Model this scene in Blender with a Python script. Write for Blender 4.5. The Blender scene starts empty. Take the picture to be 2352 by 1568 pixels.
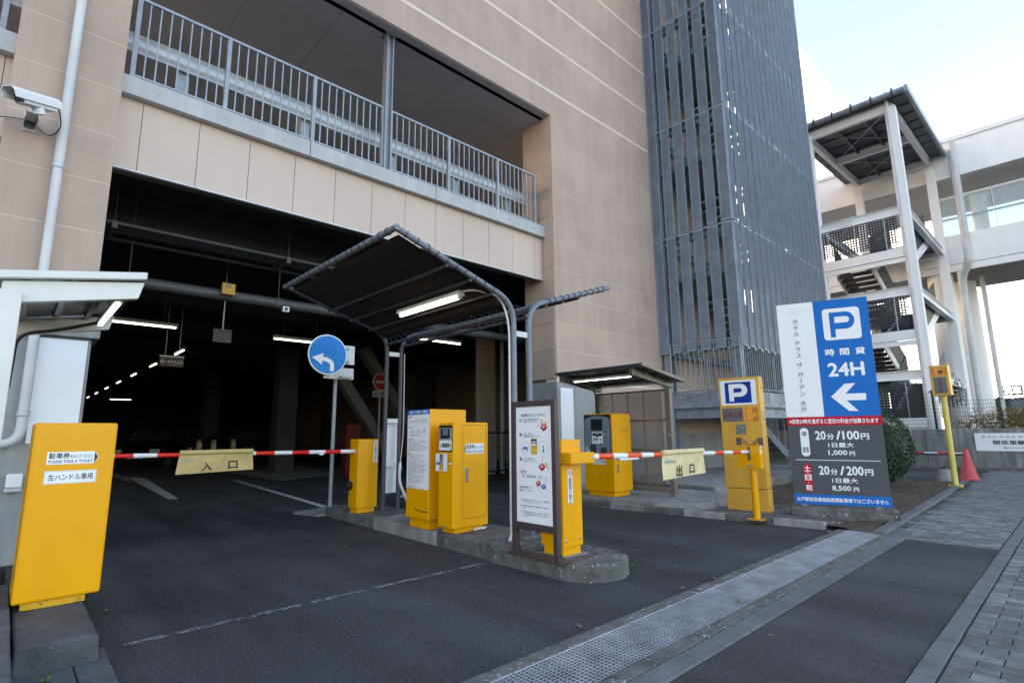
import bpy, math, random
from mathutils import Vector as V, Matrix
R = math.radians
scene = bpy.context.scene
col = scene.collection
rnd = random.Random(7)

# ------------------------------------------------------------------ camera, sky, sun, exposure
# X runs along the facade, Y into the building, Z up; the camera stands at the pavement, 1.2 m high
F_PX, YAW, PITCH, ROLL, CAM_H = 1225.9, .81781, .16868, -.01033, 1.2     # focal length in pixels of a 2352 px wide picture
h_ = V((math.cos(YAW) * math.cos(PITCH), math.sin(YAW) * math.cos(PITCH), math.sin(PITCH)))
r0 = V((math.sin(YAW), -math.cos(YAW), 0)); u0 = r0.cross(h_)
r_ = math.cos(ROLL) * r0 + math.sin(ROLL) * u0
u_ = -math.sin(ROLL) * r0 + math.cos(ROLL) * u0
cam_d = bpy.data.cameras.new('camera'); cam = bpy.data.objects.new('camera', cam_d); col.objects.link(cam)
cam_d.sensor_fit = 'HORIZONTAL'; cam_d.sensor_width = 36; cam_d.lens = 36 * F_PX / 2352
cam_d.clip_start = .05; cam_d.clip_end = 2000
cam.matrix_world = Matrix(((r_.x, u_.x, -h_.x, 0), (r_.y, u_.y, -h_.y, 0), (r_.z, u_.z, -h_.z, CAM_H), (0, 0, 0, 1)))
scene.camera = cam
SUN_EL, SUN_AZ = R(20), R(-25)              # azimuth from +Y towards +X: the sun stands behind the building, everything in view is in its shade
world = bpy.data.worlds.new('World'); scene.world = world; world.use_nodes = True
wn = world.node_tree; sky = wn.nodes.new('ShaderNodeTexSky'); sky.sky_type = 'NISHITA'; sky.sun_disc = False
sky.sun_elevation = SUN_EL; sky.sun_rotation = SUN_AZ; sky.air_density = 1.0; sky.dust_density = 1.2; sky.ozone_density = 1.0
bg = wn.nodes['Background']; wn.links.new(sky.outputs[0], bg.inputs[0]); bg.inputs[1].default_value = .15
sun_d = bpy.data.lights.new('sun', 'SUN'); sun = bpy.data.objects.new('sun', sun_d); col.objects.link(sun)
sun_d.energy = 3.0; sun_d.angle = R(.5); sun_d.color = (1, .94, .86)
sdir = V((math.sin(SUN_AZ) * math.cos(SUN_EL), math.cos(SUN_AZ) * math.cos(SUN_EL), math.sin(SUN_EL)))
sun.rotation_euler = sdir.to_track_quat('Z', 'Y').to_euler(); sun.location = (0, 0, 60)
vs = scene.view_settings; vs.view_transform = 'Standard'; vs.look = 'None'; vs.gamma = 1; vs.use_curve_mapping = False
vs.exposure = 2.36
vs.use_white_balance = True; vs.white_balance_temperature = 7900; vs.white_balance_tint = 16
scene.cycles.max_bounces = 6; scene.cycles.diffuse_bounces = 4; scene.cycles.transparent_max_bounces = 12
scene.cycles.use_denoising = True; scene.cycles.sample_clamp_indirect = 4

# ------------------------------------------------------------------ pixel to point (direction from the pixel, distance from the plane it lies on)
CO = V((0, 0, CAM_H))
def ray(x, y): return h_ * F_PX + r_ * (x - 1176) + u_ * (784 - y)
def onZ(x, y, z=0): d = ray(x, y); return CO + d * ((z - CAM_H) / d.z)
def onY(x, y, Y): d = ray(x, y); return CO + d * (Y / d.y)
def onX(x, y, X): d = ray(x, y); return CO + d * (X / d.x)

# ------------------------------------------------------------------ materials
MATS = {}
def mat(name, c, rough=.6, metal=0, var=.12, scale=6, bump=0, bscale=60, spec=.5, streak=0, speck=None, emit=0, coat=0, dirt=None, dscale=2.0, alpha=None, rand=0, grain=0, gscale=60):
    if name in MATS: return MATS[name]
    m = bpy.data.materials.new(name); m.use_nodes = True; nt = m.node_tree; N = nt.nodes; L = nt.links
    b = N['Principled BSDF']; b.inputs['Roughness'].default_value = rough; b.inputs['Metallic'].default_value = metal
    b.inputs['Specular IOR Level'].default_value = spec; b.inputs['Base Color'].default_value = (*c, 1)
    m.diffuse_color = (*c, 1)
    geo = N.new('ShaderNodeNewGeometry')
    def noise(s, det=4, sz=(1, 1, 1), rg=.55):
        mp = N.new('ShaderNodeMapping'); mp.inputs['Scale'].default_value = sz; L.new(geo.outputs['Position'], mp.inputs[0])
        n = N.new('ShaderNodeTexNoise'); n.inputs['Scale'].default_value = s; n.inputs['Detail'].default_value = det; n.inputs['Roughness'].default_value = rg
        L.new(mp.outputs[0], n.inputs[0]); return n.outputs[0]
    def ramp(src, p0, c0, p1, c1):
        r = N.new('ShaderNodeValToRGB'); e = r.color_ramp.elements
        e[0].position = p0; e[0].color = (*c0, 1); e[1].position = p1; e[1].color = (*c1, 1); L.new(src, r.inputs[0]); return r.outputs[0]
    def mix(a, bb, f, mode='MIX'):
        x = N.new('ShaderNodeMix'); x.data_type = 'RGBA'; x.blend_type = mode
        if isinstance(f, (int, float)): x.inputs[0].default_value = f
        else: L.new(f, x.inputs[0])
        for i, q in ((6, a), (7, bb)):
            if isinstance(q, tuple): x.inputs[i].default_value = (*q, 1)
            else: L.new(q, x.inputs[i])
        return x.outputs[2]
    if var:
        lo = tuple(v * (1 - var) for v in c); hi = tuple(min(1, v * (1 + var)) for v in c)
        out = ramp(noise(scale), .3, lo, .7, hi)
        if streak: out = mix(out, ramp(noise(3.0, 5, (2.2, 2.2, .22)), .42, (1 - streak,) * 3, .62, (1, 1, 1)), 1.0, 'MULTIPLY')
        if dirt: out = mix(out, dirt, ramp(noise(dscale, 6, rg=.68), .52, (0, 0, 0), .72, (1, 1, 1)))
        if speck:
            n2 = ramp(noise(speck[0], 2), speck[2], (0, 0, 0), speck[2] + .08, (1, 1, 1)); out = mix(out, speck[1], n2)
        if grain: out = mix(out, ramp(noise(gscale, 3, rg=.7), .36, (1 - grain,) * 3, .64, (1 + grain,) * 3), 1.0, 'MULTIPLY')
        if rand:
            oi = N.new('ShaderNodeObjectInfo'); mr = N.new('ShaderNodeMapRange'); mr.inputs[3].default_value = 1 - rand; mr.inputs[4].default_value = 1 + rand
            L.new(oi.outputs['Random'], mr.inputs[0]); cb_ = N.new('ShaderNodeCombineXYZ')
            for q in range(3): L.new(mr.outputs[0], cb_.inputs[q])
            out = mix(out, cb_.outputs[0], 1.0, 'MULTIPLY')
        L.new(out, b.inputs['Base Color'])
        rr = N.new('ShaderNodeMapRange'); rr.inputs[3].default_value = max(.03, rough - .08); rr.inputs[4].default_value = min(1, rough + .1)
        L.new(noise(scale * 1.7, 5), rr.inputs[0]); L.new(rr.outputs[0], b.inputs['Roughness'])
    if bump:
        bp = N.new('ShaderNodeBump'); bp.inputs['Strength'].default_value = bump; bp.inputs['Distance'].default_value = .01
        L.new(noise(bscale, 5, rg=.65), bp.inputs['Height']); L.new(bp.outputs[0], b.inputs['Normal'])
    if emit:
        b.inputs['Emission Color'].default_value = (*c, 1); b.inputs['Emission Strength'].default_value = emit
    if coat: b.inputs['Coat Weight'].default_value = coat; b.inputs['Coat Roughness'].default_value = .12
    if alpha is not None: b.inputs['Alpha'].default_value = alpha
    MATS[name] = m; return m
M = mat
yellow = M('yellow_paint', (.87, .375, .002), .36, var=.04, scale=1.6, spec=.35, streak=.03, speck=(55, (.55, .24, .01), .76), rand=.02)
yellow_f = M('faded_yellow_paint', (.74, .38, .05), .42, var=.09, scale=2, spec=.4, streak=.12, dirt=(.62, .33, .06), dscale=3)
amber = M('amber_lens', (.85, .26, .005), .12, var=.25, scale=30)
asphalt = M('asphalt', (.045, .046, .049), .78, var=.34, scale=.8, bump=1.0, bscale=110, speck=(95, (.22, .22, .225), .63), dirt=(.026, .026, .028), dscale=.55, grain=.45, gscale=48)
asphalt_b = M('smooth_asphalt', (.050, .047, .049), .8, var=.24, scale=1.1, bump=.7, bscale=120, grain=.30, gscale=55, speck=(95, (.15, .145, .14), .65), dirt=(.045, .042, .042), dscale=1.2)
conc = M('concrete', (.30, .295, .285), .85, var=.18, scale=3.5, bump=.35, bscale=60, streak=.25, dirt=(.17, .165, .155), dscale=2.2)
conc_l = M('pale_concrete', (.33, .335, .335), .85, var=.10, scale=2.0, bump=.25, bscale=70, streak=.18)
conc_d = M('dirty_concrete', (.125, .122, .115), .88, var=.35, scale=5, bump=.9, bscale=40, dirt=(.045, .043, .04), dscale=6, speck=(26, (.40, .39, .37), .63))
conc_w = M('weathered_wall_concrete', (.26, .262, .262), .88, var=.18, scale=1.6, bump=.3, bscale=50, streak=.42, dirt=(.12, .12, .118), dscale=1.1)
kerb_m = M('kerb_stone', (.135, .143, .155), .8, var=.26, scale=6, bump=.5, bscale=80, dirt=(.09, .09, .09), dscale=3)
granite = M('dark_stone', (.085, .09, .10), .75, var=.28, scale=9, bump=.5, bscale=70, speck=(150, (.2, .2, .21), .68))
paver_m = M('paver', (.165, .165, .172), .85, var=.32, scale=9, bump=.6, bscale=90, rand=.16)
paver_m2 = M('paver_dark', (.135, .135, .142), .85, var=.32, scale=9, bump=.6, bscale=90, rand=.16)
paver_m3 = M('paver_pale', (.205, .203, .205), .85, var=.30, scale=9, bump=.6, bscale=90, rand=.16)
joint_m = M('joint_sand', (.05, .047, .043), .95, var=.3, scale=30)
soil_m = M('soil', (.095, .066, .043), .95, var=.4, scale=5, bump=1.0, bscale=35, dirt=(.045, .034, .025), dscale=4, speck=(60, (.22, .17, .11), .68))
wall_m = M('beige_wall_panel', (.50, .37, .31), .85, var=.08, scale=1.3, bump=.28, bscale=120, streak=.07, speck=(300, (.42, .30, .245), .64), rand=.03)
wall_f = M('beige_fascia_panel', (.60, .475, .415), .7, var=.03, scale=1.0, bump=.1, bscale=150, streak=.025, rand=.02)
wall_j = M('pale_joint', (.72, .58, .50), .8, var=.06, scale=4)
joint_d = M('dark_joint', (.12, .10, .09), .8, var=.3, scale=14)
soffit_m = M('grey_soffit', (.50, .51, .545), .7, var=.08, scale=.9)
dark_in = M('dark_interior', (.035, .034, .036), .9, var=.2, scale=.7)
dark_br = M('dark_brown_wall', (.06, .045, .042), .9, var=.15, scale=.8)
galv = M('galvanised_steel', (.27, .30, .335), .45, .4, var=.14, scale=9, spec=.5)
galv_l = M('pale_galvanised_steel', (.50, .53, .57), .5, .35, var=.12, scale=7)
ledge_m = M('grey_ledge_sheet', (.45, .46, .47), .6, .1, var=.06, scale=3, streak=.1)
tower_m = M('blue_grey_steel', (.26, .315, .395), .5, .1, var=.16, scale=5)
tower_d = M('blue_grey_frame_steel', (.24, .28, .33), .5, .15, var=.16, scale=4, dirt=(.13, .15, .17), dscale=3)
white_m = M('white_paint', (.78, .79, .80), .45, var=.03, scale=3)
white_s = M('white_structural_paint', (.86, .865, .87), .55, var=.04, scale=2, streak=.03)
cream_m = M('cream_aluminium', (.62, .62, .60), .4, .1, var=.04, scale=3)
pipe_m = M('grey_white_pipe', (.62, .63, .64), .5, var=.08, scale=3, streak=.1)
board_w = M('white_board', (.80, .83, .88), .5, var=.02, scale=2)
print_w = M('white_print', (.82, .84, .87), .5, var=0, spec=.2)
blue_p = M('blue_print', (.0, .15, .50), .5, var=0, spec=.08)
blue_n = M('navy_print', (.002, .04, .28), .5, var=0, spec=.08)
blue_s = M('blue_sign_film', (.004, .22, .60), .4, spec=.15, var=.06, scale=5)
red_p = M('red_print', (.58, .012, .025), .5, var=0, spec=.1)
red_r = M('red_reflective_band', (.75, .012, .008), .35, var=.04, scale=8)
orange_r = M('orange_red_band', (.85, .075, .012), .35, var=.04, scale=8)
grey_p = M('dark_grey_print', (.085, .088, .10), .5, var=0, spec=.15)
black_p = M('black_print', (.012, .013, .02), .5, var=0)
steel_grey = M('grey_machine_face', (.20, .26, .33), .45, .2, var=.08, scale=5)
black_m = M('black_plastic', (.015, .015, .017), .45, var=.15, scale=12)
rubber = M('black_rubber', (.02, .02, .02), .75, var=.2, scale=12)
brown_fr = M('brown_frame_paint', (.065, .042, .045), .45, .1, var=.1, scale=6)
bronze = M('bronze_aluminium', (.185, .16, .145), .45, .25, var=.06, scale=6)
poly_d = M('smoked_polycarbonate_roof', (.05, .055, .06), .25, var=.1, scale=3)
poly_b = M('bronze_polycarbonate', (.16, .135, .12), .18, var=.06, scale=3, alpha=.45)
fabric_m = M('brown_canopy_fabric', (.018, .011, .009), .9, var=.12, scale=2, bump=.25, bscale=220)
frame_p = M('grey_blue_pipe_paint', (.165, .19, .235), .45, .15, var=.12, scale=7)
frame_o = M('dark_pipe_paint', (.055, .055, .068), .5, .15, var=.15, scale=7)
cloth_y = M('old_yellow_cloth', (.55, .41, .17), .85, var=.10, scale=9, dirt=(.38, .30, .15), dscale=5)
cloth_c = M('cream_cloth', (.70, .58, .34), .85, var=.08, scale=9, dirt=(.5, .44, .28), dscale=5)
tube_e = M('lit_tube', (.98, 1.0, .93), .4, var=0, emit=1.1)
led_e = M('lit_led', (.95, 1.0, .97), .4, var=0, emit=1.4)
cone_m = M('faded_red_plastic', (.56, .07, .075), .5, var=.12, scale=8)
post_y = M('pale_yellow_post_paint', (.70, .55, .13), .5, var=.08, scale=6)
glass_m = M('pale_glass', (.55, .68, .72), .06, var=.05, scale=1, alpha=.35)
glass_d = M('dark_glass', (.02, .025, .03), .06, var=0, spec=.8)
perf_m = M('dark_perforated_sheet', (.045, .047, .052), .6, .2, var=.1, scale=6)
roof_m = M('dark_roof_sheet', (.07, .08, .095), .5, .2, var=.1, scale=5)
navy_car = M('navy_car_paint', (.008, .011, .022), .2, var=0, coat=1)
black_car = M('black_car_paint', (.006, .006, .007), .2, var=0, coat=1)
chrome = M('chrome', (.6, .62, .64), .18, .9, var=.05)
leaf_b = M('bush_leaf', (.045, .085, .035), .6, var=.45, scale=22)
leaf_b2 = M('bush_leaf_dark', (.018, .042, .018), .6, var=.45, scale=22)
leaf_y = M('dry_hedge_leaf', (.34, .25, .085), .7, var=.45, scale=15)
leaf_g = M('weed_leaf', (.12, .19, .035), .6, var=.3, scale=25)
leaf_d = M('fallen_leaf', (.26, .15, .075), .8, var=.4, scale=40)
twig_m = M('twig', (.06, .045, .035), .8, var=.2)
dim_led = M('unlit_red_led', (.16, .02, .035), .5, var=0)
led_pan = M('grey_led_panel', (.115, .115, .13), .35, var=.05, scale=20)

def asphalt_cracks(m, amount):
    nt = m.node_tree; N = nt.nodes; L = nt.links; b = N['Principled BSDF']; src = b.inputs['Base Color'].links[0].from_socket; g = N.new('ShaderNodeNewGeometry')
    wv = N.new('ShaderNodeTexNoise'); wv.inputs['Scale'].default_value = 2.2; wv.inputs['Detail'].default_value = 5; L.new(g.outputs['Position'], wv.inputs[0])
    ad = N.new('ShaderNodeMix'); ad.data_type = 'RGBA'; ad.blend_type = 'ADD'; ad.inputs[0].default_value = .55; L.new(g.outputs['Position'], ad.inputs[6]); L.new(wv.outputs[1], ad.inputs[7])
    vo = N.new('ShaderNodeTexVoronoi'); vo.feature = 'DISTANCE_TO_EDGE'; vo.inputs['Scale'].default_value = .42; L.new(ad.outputs[2], vo.inputs[0])
    r = N.new('ShaderNodeValToRGB'); e = r.color_ramp.elements; e[0].position = .0; e[0].color = (1, 1, 1, 1); e[1].position = .0045; e[1].color = (0, 0, 0, 1); L.new(vo.outputs[0], r.inputs[0])
    mk = N.new('ShaderNodeTexNoise'); mk.inputs['Scale'].default_value = .45; L.new(g.outputs['Position'], mk.inputs[0]); mr = N.new('ShaderNodeValToRGB'); mr.color_ramp.elements[0].position = .46; mr.color_ramp.elements[1].position = .54; L.new(mk.outputs[0], mr.inputs[0])
    mu = N.new('ShaderNodeMath'); mu.operation = 'MULTIPLY'; L.new(r.outputs[0], mu.inputs[0]); L.new(mr.outputs[0], mu.inputs[1]); m2 = N.new('ShaderNodeMath'); m2.operation = 'MULTIPLY'; m2.inputs[1].default_value = amount; L.new(mu.outputs[0], m2.inputs[0])
    # worn wheel tracks along the drive
    mp = N.new('ShaderNodeMapping'); mp.inputs['Scale'].default_value = (1.5, .16, 1); L.new(g.outputs['Position'], mp.inputs[0]); tn = N.new('ShaderNodeTexNoise'); tn.inputs['Scale'].default_value = 1.0; tn.inputs['Detail'].default_value = 3; L.new(mp.outputs[0], tn.inputs[0])
    tr = N.new('ShaderNodeValToRGB'); tr.color_ramp.elements[0].position = .38; tr.color_ramp.elements[0].color = (.68, .68, .68, 1); tr.color_ramp.elements[1].position = .62; tr.color_ramp.elements[1].color = (1.32, 1.32, 1.32, 1); L.new(tn.outputs[0], tr.inputs[0])
    t = N.new('ShaderNodeMix'); t.data_type = 'RGBA'; t.blend_type = 'MULTIPLY'; t.inputs[0].default_value = 1; L.new(src, t.inputs[6]); L.new(tr.outputs[0], t.inputs[7])
    x = N.new('ShaderNodeMix'); x.data_type = 'RGBA'; L.new(m2.outputs[0], x.inputs[0]); L.new(t.outputs[2], x.inputs[6]); x.inputs[7].default_value = (.012, .012, .012, 1); L.new(x.outputs[2], b.inputs['Base Color'])
asphalt_cracks(asphalt, .9); asphalt_cracks(asphalt_b, .6)

# ------------------------------------------------------------------ mesh builder
class MB:
    def __init__(s): s.v = []; s.f = []; s.mi = []; s.cur = 0
    def add(s, vs, fs):
        o = len(s.v); s.v += [V(p) for p in vs]; s.f += [tuple(i + o for i in f) for f in fs]; s.mi += [s.cur] * len(fs); return s
    def box(s, x0, y0, z0, x1, y1, z1):
        return s.hexa([(x0, y0, z0), (x1, y0, z0), (x1, y1, z0), (x0, y1, z0), (x0, y0, z1), (x1, y0, z1), (x1, y1, z1), (x0, y1, z1)])
    def hexa(s, p): return s.add(p, [(3, 2, 1, 0), (4, 5, 6, 7), (0, 1, 5, 4), (1, 2, 6, 5), (2, 3, 7, 6), (3, 0, 4, 7)])
    def bar(s, a, b, w, h, up=(0, 0, 1)):
        a = V(a); b = V(b); d = (b - a).normalized(); up = V(up)
        if abs(d.dot(up)) > .99: up = V((0, 1, 0))
        x = d.cross(up).normalized(); y = x.cross(d)
        p = [q + x * sx * w / 2 + y * sy * h / 2 for q in (a, b) for sx, sy in ((-1, -1), (1, -1), (1, 1), (-1, 1))]
        return s.add(p, [(0, 1, 2, 3), (7, 6, 5, 4), (0, 4, 5, 1), (1, 5, 6, 2), (2, 6, 7, 3), (3, 7, 4, 0)])
    def path(s, pts, r, n=10, caps=True):
        pts = [V(p) for p in pts]; rings = []; x = None
        for i, p in enumerate(pts):
            d = (pts[min(i + 1, len(pts) - 1)] - pts[max(i - 1, 0)]).normalized()
            if x is None: x = d.orthogonal().normalized()
            x = (x - d * x.dot(d)).normalized(); y = d.cross(x)
            rr = r[i] if isinstance(r, (list, tuple)) else r
            rings.append([p + (x * math.cos(a) + y * math.sin(a)) * rr for a in [2 * math.pi * k / n for k in range(n)]])
        vs = [q for g in rings for q in g]; fs = []
        for i in range(len(pts) - 1):
            for k in range(n): fs.append((i * n + k, i * n + (k + 1) % n, (i + 1) * n + (k + 1) % n, (i + 1) * n + k))
        if caps: fs += [tuple(range(n - 1, -1, -1)), tuple(range((len(pts) - 1) * n, len(pts) * n))]
        return s.add(vs, fs)
    def tube(s, a, b, r, n=12): return s.path([a, b], r, n)
    def lathe(s, c, prof, n=20, axis=(0, 0, 1)):
        return s.path([V(c) + V(axis) * z for r, z in prof], [max(r, 1e-4) for r, z in prof], n)
    def prism(s, poly, vec):
        n = len(poly); vec = V(vec); p = [V(q) for q in poly]
        return s.add(p + [q + vec for q in p], [tuple(range(n - 1, -1, -1)), tuple(range(n, 2 * n))] + [(i, (i + 1) % n, n + (i + 1) % n, n + i) for i in range(n)])
    def mesh(s, name, mats, inv=None, smooth=False, fix=True):
        me = bpy.data.meshes.new(name)
        me.from_pydata([(inv @ p if inv else p)[:] for p in s.v], [], s.f)
        for m in (mats if isinstance(mats, (list, tuple)) else [mats]): me.materials.append(m)
        if max(s.mi or [0]) > 0: me.polygons.foreach_set('material_index', s.mi)
        if smooth: me.polygons.foreach_set('use_smooth', [True] * len(me.polygons))
        me.update()
        if fix:
            import bmesh
            bm = bmesh.new(); bm.from_mesh(me); bmesh.ops.recalc_face_normals(bm, faces=bm.faces); bm.to_mesh(me); bm.free()
        if smooth:
            try: me.set_sharp_from_angle(angle=R(40))
            except Exception: pass
        return me
    def build(s, name, mats, parent=None, bevel=0, smooth=False, local=False, fix=True):
        inv = WM[parent].inverted() if (parent is not None and not local) else None
        return put(name, s.mesh(name, mats, inv, smooth, fix), parent, bevel)
WM = {}                      # object -> its world matrix
def put(name, me, parent=None, bevel=0, mtx=None):
    o = bpy.data.objects.new(name, me); col.objects.link(o)
    if parent is not None: o.parent = parent
    if mtx is not None: o.matrix_local = mtx
    WM[o] = (WM[parent] if parent is not None else Matrix()) @ (mtx or Matrix())
    if bevel:
        b = o.modifiers.new('edge', 'BEVEL'); b.width = bevel; b.segments = 2; b.limit_method = 'ANGLE'; b.angle_limit = R(35); b.harden_normals = False
    return o
def thing(name, label, cat, loc=(0, 0, 0), rz=0, group=None):
    o = bpy.data.objects.new(name, None); col.objects.link(o); o.empty_display_size = .2
    o.matrix_world = Matrix.Translation(V(loc)) @ Matrix.Rotation(rz, 4, 'Z'); WM[o] = o.matrix_world.copy()
    return tag(o, label, cat, group)
def tag(o, label=None, cat=None, group=None, kind=None):
    if label: o['label'] = label
    if cat: o['category'] = cat
    if group: o['group'] = group
    if kind: o['kind'] = kind
    return o
def copy_tree(o, mtx, label=None, parent=None):
    c = o.copy(); col.objects.link(c); c.parent = parent
    if mtx is not None: c.matrix_local = mtx
    WM[c] = (WM[parent] if parent else Matrix()) @ c.matrix_local
    if label: c['label'] = label
    for ch in [k for k in o.children]:
        copy_tree(ch, None, None, c)
    return c
def chip(o, amp=.008, size=.09, lv=3):
    s = o.modifiers.new('fine', 'SUBSURF'); s.subdivision_type = 'SIMPLE'; s.levels = lv; s.render_levels = lv
    if 'chips' not in bpy.data.textures:
        t = bpy.data.textures.new('chips', 'CLOUDS'); t.noise_scale = size; t.noise_depth = 3
    d = o.modifiers.new('chipped', 'DISPLACE'); d.texture = bpy.data.textures['chips']; d.texture_coords = 'GLOBAL'; d.strength = amp * 2; d.mid_level = .5
    return o
def struct(o): o['kind'] = 'structure'; return o
def B(name, m, parent, *boxes, bevel=0):
    mb = MB()
    for b in boxes: mb.box(*b)
    return mb.build(name, m, parent, bevel)
def arc(c, r, a0, a1, n, ax, ay):
    return [V(c) + V(ax) * r * math.cos(a0 + (a1 - a0) * i / n) + V(ay) * r * math.sin(a0 + (a1 - a0) * i / n) for i in range(n + 1)]
def smooth_path(pts, rad, n=5):
    pts = [V(p) for p in pts]; out = [pts[0]]
    for i in range(1, len(pts) - 1):
        a = (pts[i - 1] - pts[i]); b = (pts[i + 1] - pts[i]); q = min(rad, a.length * .49, b.length * .49)
        p0 = pts[i] + a.normalized() * q; p2 = pts[i] + b.normalized() * q
        for k in range(n + 1):
            t = k / n; out.append(p0 * (1 - t) ** 2 + pts[i] * 2 * t * (1 - t) + p2 * t * t)
    return out + [pts[-1]]

# ------------------------------------------------------------------ flat print on a sign face
_TC = {}
def glyphs(s):
    if s in _TC: return _TC[s]
    c = bpy.data.curves.new('t', 'FONT'); c.body = s; c.size = 1; c.fill_mode = 'FRONT'; c.resolution_u = 2
    o = bpy.data.objects.new('t', c); me = bpy.data.meshes.new_from_object(o)
    vs = [(v.co.x, v.co.y) for v in me.vertices]; fs = [tuple(p.vertices) for p in me.polygons]
    bpy.data.objects.remove(o); bpy.data.curves.remove(c); bpy.data.meshes.remove(me)
    _TC[s] = (vs, fs); return vs, fs
class Face:
    """a flat face: O lower-left corner, U to the right, W up (unit vectors), so that print lies on U x W"""
    def __init__(s, O, U, W=(0, 0, 1)): s.O = V(O); s.U = V(U).normalized(); s.W = V(W).normalized(); s.N = s.U.cross(s.W)
    def p(s, u, w, off): return s.O + s.U * u + s.W * w + s.N * off
    def poly(s, mb, pts, off=.001): mb.add([s.p(u, w, off) for u, w in pts], [tuple(range(len(pts)))])
    def rect(s, mb, u0, w0, u1, w1, off=.001): s.poly(mb, [(u0, w0), (u1, w0), (u1, w1), (u0, w1)], off)
    def rrect(s, mb, u0, w0, u1, w1, r, off=.001, n=5):
        pts = []
        for cx, cy, a in ((u1 - r, w1 - r, 0), (u0 + r, w1 - r, 90), (u0 + r, w0 + r, 180), (u1 - r, w0 + r, 270)):
            pts += [(cx + r * math.cos(R(a + 90 * i / n)), cy + r * math.sin(R(a + 90 * i / n))) for i in range(n + 1)]
        s.poly(mb, pts, off)
    def disc(s, mb, u, w, r, off=.001, n=24, ry=None): s.poly(mb, [(u + r * math.cos(2 * math.pi * i / n), w + (ry or r) * math.sin(2 * math.pi * i / n)) for i in range(n)], off)
    def ring(s, mb, u, w, r0, r1, off=.001, n=28, k=1):
        for i in range(n):
            a, b = 2 * math.pi * i / n, 2 * math.pi * (i + 1) / n
            s.poly(mb, [(u + r0 * math.cos(a), w + k * r0 * math.sin(a)), (u + r1 * math.cos(a), w + k * r1 * math.sin(a)), (u + r1 * math.cos(b), w + k * r1 * math.sin(b)), (u + r0 * math.cos(b), w + k * r0 * math.sin(b))], off)
    def line(s, mb, a, b, t, off=.001):
        dx, dy = b[0] - a[0], b[1] - a[1]; l = math.hypot(dx, dy) or 1; nx, ny = -dy / l * t / 2, dx / l * t / 2
        s.poly(mb, [(a[0] + nx, a[1] + ny), (a[0] - nx, a[1] - ny), (b[0] - nx, b[1] - ny), (b[0] + nx, b[1] + ny)], off)
    def frame(s, mb, u0, w0, u1, w1, t, off=.001):
        for a, b in (((u0, w0), (u1, w0)), ((u1, w0), (u1, w1)), ((u1, w1), (u0, w1)), ((u0, w1), (u0, w0))): s.line(mb, a, b, t, off)
    def text(s, mb, st, u0, w0, u1, w1, bold=0, off=.002):
        """the string stretched to the box"""
        vs, fs = glyphs(st); xs = [v[0] for v in vs]; ys = [v[1] for v in vs]
        ax, bx, ay, by = min(xs), max(xs), min(ys), max(ys); kx = (u1 - u0) / ((bx - ax) or 1); ky = (w1 - w0) / ((by - ay) or 1)
        if len(st) == 1 and st in 'ー一-': ky = kx
        for n, (dx, dy) in enumerate(s.fat(bold)):
            o = len(mb.v); mb.v += [s.p(u0 + (x + dx - ax) * kx, w0 + (y + dy - ay) * ky, off + n * .0001) for x, y in vs]
            mb.f += [tuple(i + o for i in f) for f in fs]; mb.mi += [mb.cur] * len(fs)
    @staticmethod
    def fat(bold): return [(0, 0)] if bold < .002 else [(0, 0), (-bold, 0), (bold, 0), (0, bold), (0, -bold)]
    def vtext(s, mb, st, u, w_top, size, pitch, bold=0, off=.002):
        """one character under the other"""
        y = w_top
        for ch in st:
            if ch == ' ': y -= pitch * .5; continue
            if ch == 'ー': s.line(mb, (u, y - size * .05), (u, y - size * .95), size * .1, off)
            else:
                vs, fs = glyphs(ch)
                for n, (dx, dy) in enumerate(s.fat(bold)):
                    o = len(mb.v); mb.v += [s.p(u + (x + dx - .5) * size, y - size * .88 + (yy + dy) * size, off + n * .0001) for x, yy in vs]
                    mb.f += [tuple(i + o for i in f) for f in fs]; mb.mi += [mb.cur] * len(fs)
            y -= pitch
# ================================================================== THE SETTING: ground, paving, kerbs
def worn(name, c, thr, sc):
    m = mat(name, c, .7, var=.15, scale=9); nt = m.node_tree; N = nt.nodes; g = N.new('ShaderNodeNewGeometry')
    n = N.new('ShaderNodeTexNoise'); n.inputs['Scale'].default_value = sc; n.inputs['Detail'].default_value = 6; n.inputs['Roughness'].default_value = .75
    nt.links.new(g.outputs['Position'], n.inputs[0]); r = N.new('ShaderNodeValToRGB'); r.color_ramp.elements[0].position = thr; r.color_ramp.elements[1].position = thr + .12
    nt.links.new(n.outputs[0], r.inputs[0]); nt.links.new(r.outputs[0], N['Principled BSDF'].inputs['Alpha']); return m
worn_w = worn('worn_line_paint', (.21, .21, .21), .44, 12)
worn_a = worn('worn_arrow_paint', (.60, .60, .60), .28, 12)
g = MB(); g.add([(-300, -300, 0), (600, -300, 0), (600, 500, 0), (-300, 500, 0)], [(0, 1, 2, 3)])
ground = struct(g.build('ground', asphalt, fix=False))
def sheet(name, m, pts, z=.004, parent=None):
    mb = MB(); mb.add([(x, y, z) for x, y in pts], [tuple(range(len(pts)))]); return mb.build(name, m, parent, fix=False)
sheet('stop_line', worn_w, [(.6, 3.98), (3.45, 4.0), (3.45, 4.055), (.6, 4.035)], .004, ground)
sheet('lane_line', worn_a, [(3.98, 8.9), (4.10, 8.9), (4.72, 16), (4.60, 16)], .004, ground)
sheet('exit_lane_line', worn_a, [(5.6, 9.2), (5.72, 9.1), (9.4, 13.1), (9.2, 13.2)], .004, ground)
pa = [onZ(x, y, .004) for x, y in ((389, 1146.5), (411, 1145), (335, 1099), (318, 1096), (262, 1093.5), (262, 1097), (298, 1099))]
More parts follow.
